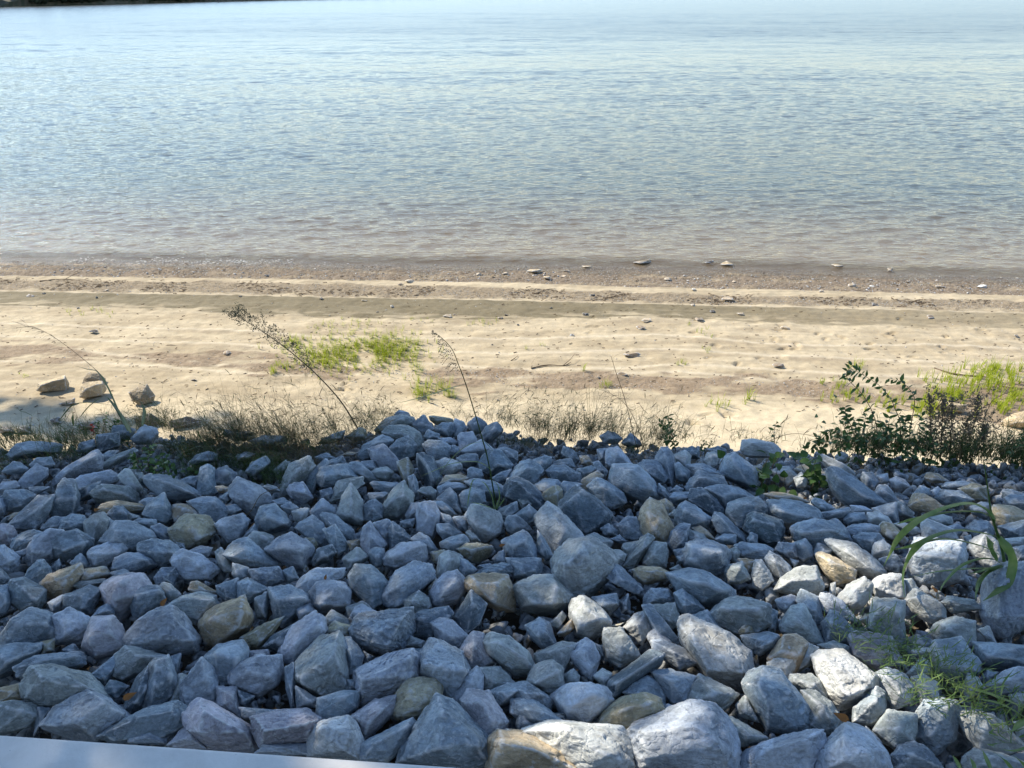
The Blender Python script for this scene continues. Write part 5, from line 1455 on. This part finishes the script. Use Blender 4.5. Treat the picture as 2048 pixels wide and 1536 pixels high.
# ---- broad-leaved arching grass at the right
Yb = on_pile(2009, 1128)[1] - .22
C = stemY([(2010, 1132), (2003, 1094), (1990, 1053), (1982, 1024), (1976, 980), (1968, 925)], Yb, Yb, 30)
base = C[0].copy(); r = plant("broad_grass", base, "broad-bladed arching green grass growing from the sunlit stones", "grass")
m = MB(); m.tube(C - base, np.concatenate([np.linspace(.009, .006, 18), np.linspace(.005, .002, 12)]), 6); m.build("stem", G_BLADE, r)
def c3(L): return [(1748 + a / 6.827, 980 + b / 6.827) for a, b in L]
for L, w_ in [([(1650, 420), (1560, 260), (1280, 160), (900, 240), (560, 420), (330, 640), (220, 850), (130, 1040)], 14), ([(1600, 360), (1400, 285), (1000, 290), (560, 385), (280, 475)], 9),
              ([(1690, 640), (1500, 580), (1150, 530), (860, 590), (620, 720), (470, 900), (390, 1150), (420, 1480)], 12), ([(1720, 880), (1450, 750), (1000, 655), (700, 690), (480, 770), (270, 815)], 9),
              ([(1700, 640), (1810, 800), (1870, 1000), (1800, 1250), (1640, 1400), (1480, 1520)], 17), ([(1760, 1010), (1600, 930), (1380, 940), (1150, 1050), (960, 1260), (890, 1400)], 7),
              ([(1780, 1030), (1560, 1100), (1430, 1250), (1380, 1500)], 8), ([(1680, 960), (1620, 800), (1530, 620)], 9), ([(1700, 1060), (1400, 1060), (900, 1100), (500, 1190)], 6), ([(1740, 1020), (1500, 1080), (1280, 1150)], 7),
              ([(1790, 1040), (1900, 1070), (2048, 1130)], 4)]:
    blade(r, base, c3(L), Yb, w_, n=24, dY=-.18)
# ---- low grasses among the lower right stones
for j, (label, blades) in enumerate([
    ("runner grass creeping over the lower right stones beside the post-like stone", None),
    ("fine grass tuft over the mauve-brown stone at the lower right", None)]):
    spots = [[(1850, 1340, 30, 18, 16), (1890, 1375, 40, 16, 22), (1950, 1400, 45, 18, 26), (2010, 1440, 30, 20, 14), (1830, 1310, 26, 12, 10), (1800, 1290, 20, 10, 6)], [(1715, 1262, 26, 10, 10), (1745, 1290, 40, 14, 14), (1780, 1310, 24, 12, 8), (1700, 1250, 16, 6, 6), (1810, 1400, 14, 6, 5)]][j]
    P0 = on_pile(spots[0][0], spots[0][1], .03); r = plant("low_grass", P0, label, "grass")
    m = MB()
    for (a, b, s1, s2, n) in spots:
        for _ in range(n):
            q = (a + rg.normal() * s1, b + rg.normal() * s2); P = on_pile(*q, .15); e = np.array([rg.normal(), rg.normal() * .6, .4]); e /= np.linalg.norm(e)
            run = curve([P, P + e * .06, P + e * .14 + [0, 0, -.02]], 5); m.ribbon(run - P0, .0022, side=np.array([0, -1, .3]))
            for t in run:
                for _ in range(1):
                    f = e + rg.normal(size=3) * .8; f[2] = abs(f[2]); f /= np.linalg.norm(f); l = rg.uniform(.03, .07); m.ribbon(np.array([t, t + f * l * .6, t + f * l]) - P0, [.0062, .0055, .001], side=np.array([0, -1, .4]))
    m.build("blades", G_BLADE, r)
    if j == 0:
        for pts, w_ in [([(2060, 1420), (2000, 1392), (1950, 1376), (1925, 1370)], 11), ([(2060, 1440), (2000, 1405), (1940, 1395)], 9), ([(2060, 1430), (2040, 1445), (2022, 1465)], 10), ([(2002, 1390), (2008, 1365), (2028, 1338)], 3)]:
            blade(r, P0, pts, on_pile(2000, 1400)[1] - .1, w_, n=12)
# blades rising at the lower right corner
P0 = on_pile(2000, 1540, .02); r = plant("low_grass", P0, "thin grass blades rising at the bottom right corner of the bank", "grass")
for pts in [([(1925, 1545), (1915, 1525), (1905, 1510)]), ([(1985, 1545), (1974, 1520), (1965, 1500)]), ([(2030, 1545), (2010, 1520), (1985, 1502)]), ([(2060, 1545), (2045, 1525), (2020, 1505)]), ([(1950, 1545), (1948, 1530), (1940, 1515)]), ([(2060, 1490), (2030, 1500), (2000, 1498)])]:
    blade(r, P0, pts, P0[1] - .02, 5, n=8)
# ---- leafy plants at the top of the bank
def leafy(label, stems, Y, L=.062, W=.027, step=2, bush=(), group="leafy plants on top of the bank", name="leafy_plant", mat=G_LEAF):
    base = at_y(stems[0][0][0], stems[0][0][1], Y, False); r = plant(name, base, label, "plant", group); ms = MB(); ml = MB()
    for S in stems:
        C = stemY(S, Y, Y + rg.normal() * .12, 5 + len(S) * 4); ms.tube(C - base, np.linspace(.004, .0016, len(C)), 4); T = np.gradient(C, axis=0)
        for i in range(2, len(C), step):
            t = T[i] / np.linalg.norm(T[i]); a = rg.uniform(0, 6.28); s_ = np.cross(t, [math.cos(a), math.sin(a), .3]); s_ /= np.linalg.norm(s_)
            for sg in (1, -1):
                e = s_ * sg + t * .5 + [0, 0, -.35]; ml.leaf(C[i] - base, e, np.array([0, -.5, 1.]) + rg.normal(size=3) * .5, L * rg.uniform(.7, 1.15), W * rg.uniform(.8, 1.15), .25)
    for (a, b, s1, s2, n) in bush:
        for _ in range(n):
            P = at_y(a + rg.normal() * s1, b + rg.normal() * s2, Y + rg.normal() * .16, False); e = rg.normal(size=3); e[2] = e[2] * .4 + .1
            ml.leaf(P - base, e, np.array([0, -.4, 1.]) + rg.normal(size=3) * .5, L * rg.uniform(.7, 1.2), W * rg.uniform(.9, 1.3), .25)
            if rg.uniform() < .35: ms.tube(np.array([P, P + [rg.normal() * .03, 0, -.12]]) - base, .0022, 3)
    ms.build("stems", G_DRY, r); ml.build("foliage", mat, r); return r
Ys = float(crest(on_pile(1750, 905)[0])) - .02
leafy("leafy dark shrub arching up beside the brown dock stalks", [[(1756, 905), (1754, 859), (1745, 825), (1724, 788), (1697, 760), (1693, 745), (1704, 731)], [(1800, 905), (1800, 846), (1790, 818), (1779, 794), (1756, 769), (1729, 752), (1712, 742)],
      [(1815, 905), (1821, 855), (1829, 804), (1821, 781), (1800, 762), (1779, 760)], [(1720, 905), (1705, 860), (1692, 830), (1690, 815)], [(1690, 905), (1670, 860), (1650, 872), (1632, 888)], [(1770, 905), (1775, 870), (1770, 850)], [(1735, 905), (1728, 860), (1732, 830)],
      [(1790, 905), (1808, 860), (1812, 835)], [(1830, 905), (1838, 880), (1850, 862)]], Ys, bush=[(1700, 865, 26, 20, 66), (1750, 878, 45, 20, 110), (1810, 880, 36, 22, 90), (1660, 893, 26, 10, 50), (1760, 915, 65, 14, 70), (1850, 905, 40, 18, 90), (1890, 925, 60, 14, 70)])
leafy("young leafy seedling standing over the tall narrow blue stone", [[(1352, 902), (1345, 872), (1338, 850), (1337, 832)], [(1345, 872), (1330, 852), (1320, 846)], [(1350, 890), (1338, 880), (1332, 882)]], float(crest(on_pile(1345, 900)[0])) - .15, .05, .02)
leafy("small leafy seedling in front of the white-blue stone", [[(1548, 915), (1549, 890), (1548, 862), (1553, 845)]], float(crest(on_pile(1548, 900)[0])) - .1, .055, .026, 3)
leafy("leafy green plant at the right edge above the stones", [[(2040, 960), (2032, 900), (2022, 862)], [(2060, 960), (2050, 900), (2046, 866)]], float(crest(on_pile(2040, 930)[0])) - .02, .05, .02, 2, [(2035, 900, 16, 16, 40), (2040, 945, 22, 16, 50)])
leafy("low leafy weeds along the crest left of the white-blue stone", [[(1400, 905), (1404, 892), (1412, 886)], [(1420, 905), (1418, 893), (1424, 884)]], float(crest(on_pile(1410, 900)[0])) - .05, .03, .014, 2, [(1412, 895, 14, 6, 16)])
leafy("broad-leaved creeper spreading over the white stones below the small seedling", [[(1530, 960), (1525, 945), (1540, 935)], [(1640, 975), (1632, 950), (1626, 938)]], on_pile(1560, 965)[1] - .02, .075, .055, 3,
      [(1530, 950, 12, 7, 5), (1560, 955, 12, 5, 3), (1530, 978, 22, 4, 9), (1575, 985, 22, 3, 8), (1632, 965, 14, 14, 13), (1620, 990, 20, 4, 8), (1570, 915, 46, 5, 18)], mat=leaf_material("creeper", (.035, .08, .02), (.06, .12, .03), .35, .4, 20))
leafy("leafy sprigs by the stones in the left grass", [[(205, 880), (208, 850), (214, 828)], [(215, 880), (225, 855), (233, 840)], [(190, 880), (196, 858), (194, 846)]], Yl - .05, .035, .02, 2)
leafy("leafy weed growing between the stones below the left crest", [[(300, 950), (296, 918), (305, 892)], [(285, 945), (272, 915), (262, 914)], [(330, 945), (318, 912)]], on_pile(300, 945)[1] - .03, .05, .03, 2, [(300, 930, 26, 14, 36), (345, 940, 20, 14, 26)])
leafy("red autumn leaf on a sprig at the left crest", [[(188, 872), (186, 860), (184, 850)]], Yl - .1, .04, .03, 4, group=None, mat=G_RED)
# ---- brown seeding dock stalks
for (lab, S) in [("brown seeding dock stalk at the left of its clump", [(1862, 918), (1861, 850), (1859, 792)]), ("brown seeding dock stalk, second from the left of its clump", [(1880, 922), (1884, 850), (1887, 795)]),
                 ("brown seeding dock stalk in the middle of its clump", [(1898, 926), (1902, 860), (1905, 800)]), ("bushy brown seeding dock stalk with dark leaves", [(1912, 926), (1928, 870), (1940, 830)]),
                 ("greyish dock stalk with a branched green top", [(1916, 926), (1948, 850), (1957, 797)]), ("short brown dock stalk at the right of its clump", [(1925, 930), (1962, 880), (1972, 850)])]:
    C = stemY(S, Ys - .02 + rg.normal() * .08, None, 26); base = C[0].copy(); r = plant("dock_stalk", base, lab, "plant", "dock stalks at the right")
    m = MB(); m.tube(C - base, np.linspace(.005, .0022, 26), 4)
    m.build("stem", G_DRY, r); m = MB()
    for i in range(5, 26):
        for _ in range(13):
            q = C[i] + rg.normal(size=3) * (.030 * (1.3 - i / 26)); m.leaf(q - base, rg.normal(size=3), np.array([0, -1, .3]), .017, .013)
        if rg.uniform() < .45:
            e = np.array([rg.normal(), rg.normal() * .5, .9]); e /= np.linalg.norm(e); Q = curve([C[i], C[i] + e * .07, C[i] + e * .14], 5); m.ribbon(Q - base, .003, side=np.array([0, -1, 0.]))
            for q in Q[1:]:
                for _ in range(6): m.leaf(q + rg.normal(size=3) * .009 - base, rg.normal(size=3), np.array([0, -1, .3]), .014, .011)
    m.build("seed_spike", G_SEED, r)
# ---- bare curving twigs over the right crest, and the thin stalk at the right
for lab, S, w_, mt in [("thin arched bramble stem over the right crest", [(1530, 885), (1580, 868), (1630, 874), (1680, 905)], .003, G_DRY), ("arched leafy bramble shoot at the foot of the shrub", [(1622, 905), (1640, 878), (1662, 858), (1680, 870)], .003, G_DRY),
                    ("long bent stalk reaching up to the right edge", [(1945, 930), (1975, 820), (2000, 792), (2050, 775)], .003, G_DRY), ("thin weed stalk over the brown sand band", [(1275, 900), (1250, 800), (1232, 745), (1222, 712)], .003, G_DRY),
                    ("bent dry weed stalk beside the thin one", [(1290, 900), (1265, 830), (1235, 795), (1190, 775)], .0028, G_DRY), ("pale dry stem bent among the stones", [(468, 1040), (500, 1024), (522, 990), (560, 975)], .003, G_DRY)]:
    Y = on_pile(500, 1030)[1] - .1 if S[0][0] < 600 else Ys
    C = stemY(S, Y, None, 18); base = C[0].copy(); m = MB(); m.tube(C, np.linspace(w_, w_ * .5, 18), 4)
    if 'stalk' in lab:
        for i in range(5, 18):
            for _ in range(2):
                e = rg.normal(size=3) * [1, .4, .8]; e /= np.linalg.norm(e); m.ribbon(np.array([C[i], C[i] + e * .04, C[i] + e * .08]), .002, side=np.array([0, -1, 0.]))
    o = m.build("dry_stem", mt, loc=base); tag(o, lab, "stem", "dry stems on the bank")
# ---- driftwood sticks on the sand
WOOD = NT("driftwood"); WOOD.p.inputs["Base Color"].default_value = (.12, .085, .055, 1); WOOD.p.inputs["Roughness"].default_value = .9
for lab, S, w_ in [("long driftwood stick lying in the bright grass at the right", [(1868, 738), (1905, 750), (1950, 754), (1985, 758)], .016), ("thin forked driftwood stick on the pale sand", [(1062, 737), (1095, 732), (1128, 732), (1142, 726)], .009),
                   ("curved dark twig on the sand above the tall seed head", [(1022, 722), (1030, 718), (1036, 712)], .008), ("short straight stick on the sand left of the feathery weed", [(332, 692), (343, 692), (355, 692)], .009),
                   ("forked stick on the drift line at the far left", [(80, 563), (120, 560), (160, 561)], .011), ("short dark stick on the sand behind the dock stalks", [(1755, 855), (1775, 852), (1795, 854)], .012), ("thin twig in the grass at the right edge", [(1990, 770), (2020, 777), (2048, 777)], .008),
                   ("thin dark stick washed up on the debris line", [(1070, 588), (1090, 582), (1110, 578)], .010)]:
    C = curve([on_beach(a, b) + [0, 0, w_ * .8 + .01 * (i % 2)] for i, (a, b) in enumerate(S)], 12); base = C[0].copy(); m = MB(); m.tube(C, np.linspace(w_, w_ * .5, 12) * (1 + .2 * rg.normal(size=12)), 6)
    if 'forked' in lab: m.tube(curve([C[7], C[7] + [.12, .12, .05], C[7] + [.2, .3, .06]], 5), np.linspace(w_ * .6, w_ * .3, 5), 5)
    o = m.build("driftwood_stick", WOOD.m, loc=base); tag(o, lab, "stick", "driftwood sticks on the sand")
# ---- drift line litter
m = MB()
for _ in range(2800):
    x = rg.uniform(-11, 11); t = rg.uniform(); y = band_y('deb0', x) * (1 - t) + band_y('deb1', x) * t + rg.normal() * .06
    if rg.uniform() < .2: y = rg.uniform(band_y('gravel', x), float(shore(np.array(x))))
    if perlin(np.array([x * .9, y, 3.])) < -0.05: continue
    P = np.array([x, y, float(beach_z(np.array(x), np.array(y))) + .006]); a = rg.normal() * .5; e = np.array([math.cos(a), math.sin(a), rg.normal() * .15]); l = rg.uniform(.02, .10)
    m.tube(np.array([P, P + e * l * .5 + [0, 0, .008], P + e * l]), rg.uniform(.003, .0075), 3)
for _ in range(1100):
    P = on_beach(rg.uniform(0, 2048), rg.uniform(605, 830)); a = rg.normal() * .6; e = np.array([math.cos(a), math.sin(a), 0.05]); l = rg.uniform(.015, .06)
    m.tube(np.array([P + [0, 0, .002], P + e * l + [0, 0, .006]]), rg.uniform(.003, .007), 3)
tag(m.build("drift_litter", WOOD.m), "bits of dark twig and bark strewn along the drift line", "debris", kind="stuff")
# ---- channel marker far out by the far bank
P = on_z(437, 5, 0.0); s = NT("marker_paint"); s.p.inputs["Base Color"].default_value = (.06, .06, .07, 1)
r = plant("channel_marker", P, "tiny dark channel marker post standing in the far water", "marker")
m = MB(); m.tube(np.array([[0, 0, -2.], [0, 0, 6.]]), .35, 8); m.build("post", s.m, r)
m = MB(); m.tube(np.array([[0, 0, 1.2], [0, 0, 1.21], [0, 0, 2.0], [0, 0, 2.01]]), [.05, .9, .9, .05], 8); m.build("collar", s.m, r)

# ---- foam flecks standing in for sun sparkle where the water laps, and a few dead leaves between the stones
iv, ifc = ico(2); P = []; S = []
for _ in range(420):
    x = rg.uniform(-11, 11) if rg.uniform() < .3 else rg.uniform(-11, -3)
    if perlin(np.array([x * .8, 4.4, 0])) < -.05: continue
    if x > -4: continue
    P.append([x, float(shore(np.array(x))) + rg.normal() * .10 + .02, .008]); S.append(rg.uniform(.004, .010))
P = np.array(P); S = np.array(S); n = len(P); Vf = (iv[None] * S[:, None, None] * [2.6, .9, .3] + P[:, None]).reshape(-1, 3)
FM = NT("glint"); FM.p.inputs["Base Color"].default_value = (.80, .79, .75, 1); FM.p.inputs["Roughness"].default_value = .25
tag(mesh_np("glint_flecks", Vf, (ifc[None] + (np.arange(n) * len(iv))[:, None, None]).reshape(-1, 3), FM.m), "white foam flecks standing for sunlight along the lapping edge of the river", "glint", kind="stuff")
DL = leaf_material("dead_leaf", (.30, .13, .04), (.20, .10, .04), .25, .7, 40)
for px, py, L, lab in [(188, 1020, .07, "curled rusty leaf in a gap near the long flat tan stone"), (322, 1212, .08, "orange-brown dead leaf between two blocks at the left"), (246, 1398, .09, "brown dead leaf in the dark gap by the bright blue pointed boulder"),
                       (650, 1160, .05, "small red-brown leaf lying on a blue stone"), (1698, 1440, .10, "dry brown leaf standing in the gap under the large pale pocked boulder"), (998, 1092, .06, "reddish dead leaf beside the striped tan oval stone"), (1606, 997, .05, "dead leaf lying on the stones under the creeper"), (1875, 1185, .06, "rust-coloured leaf on the white stones under the arching grass")]:
    Pq = on_pile(px, py, .14); m = MB(); m.leaf(np.zeros(3), np.array([rg.normal(), rg.normal() * .4, .5]), np.array([0, -.8, .6]), L * .6, L * .33, .4)
    tag(m.build("fallen_leaf", DL, loc=None), lab, "leaf", "dead leaves among the stones").location = Pq
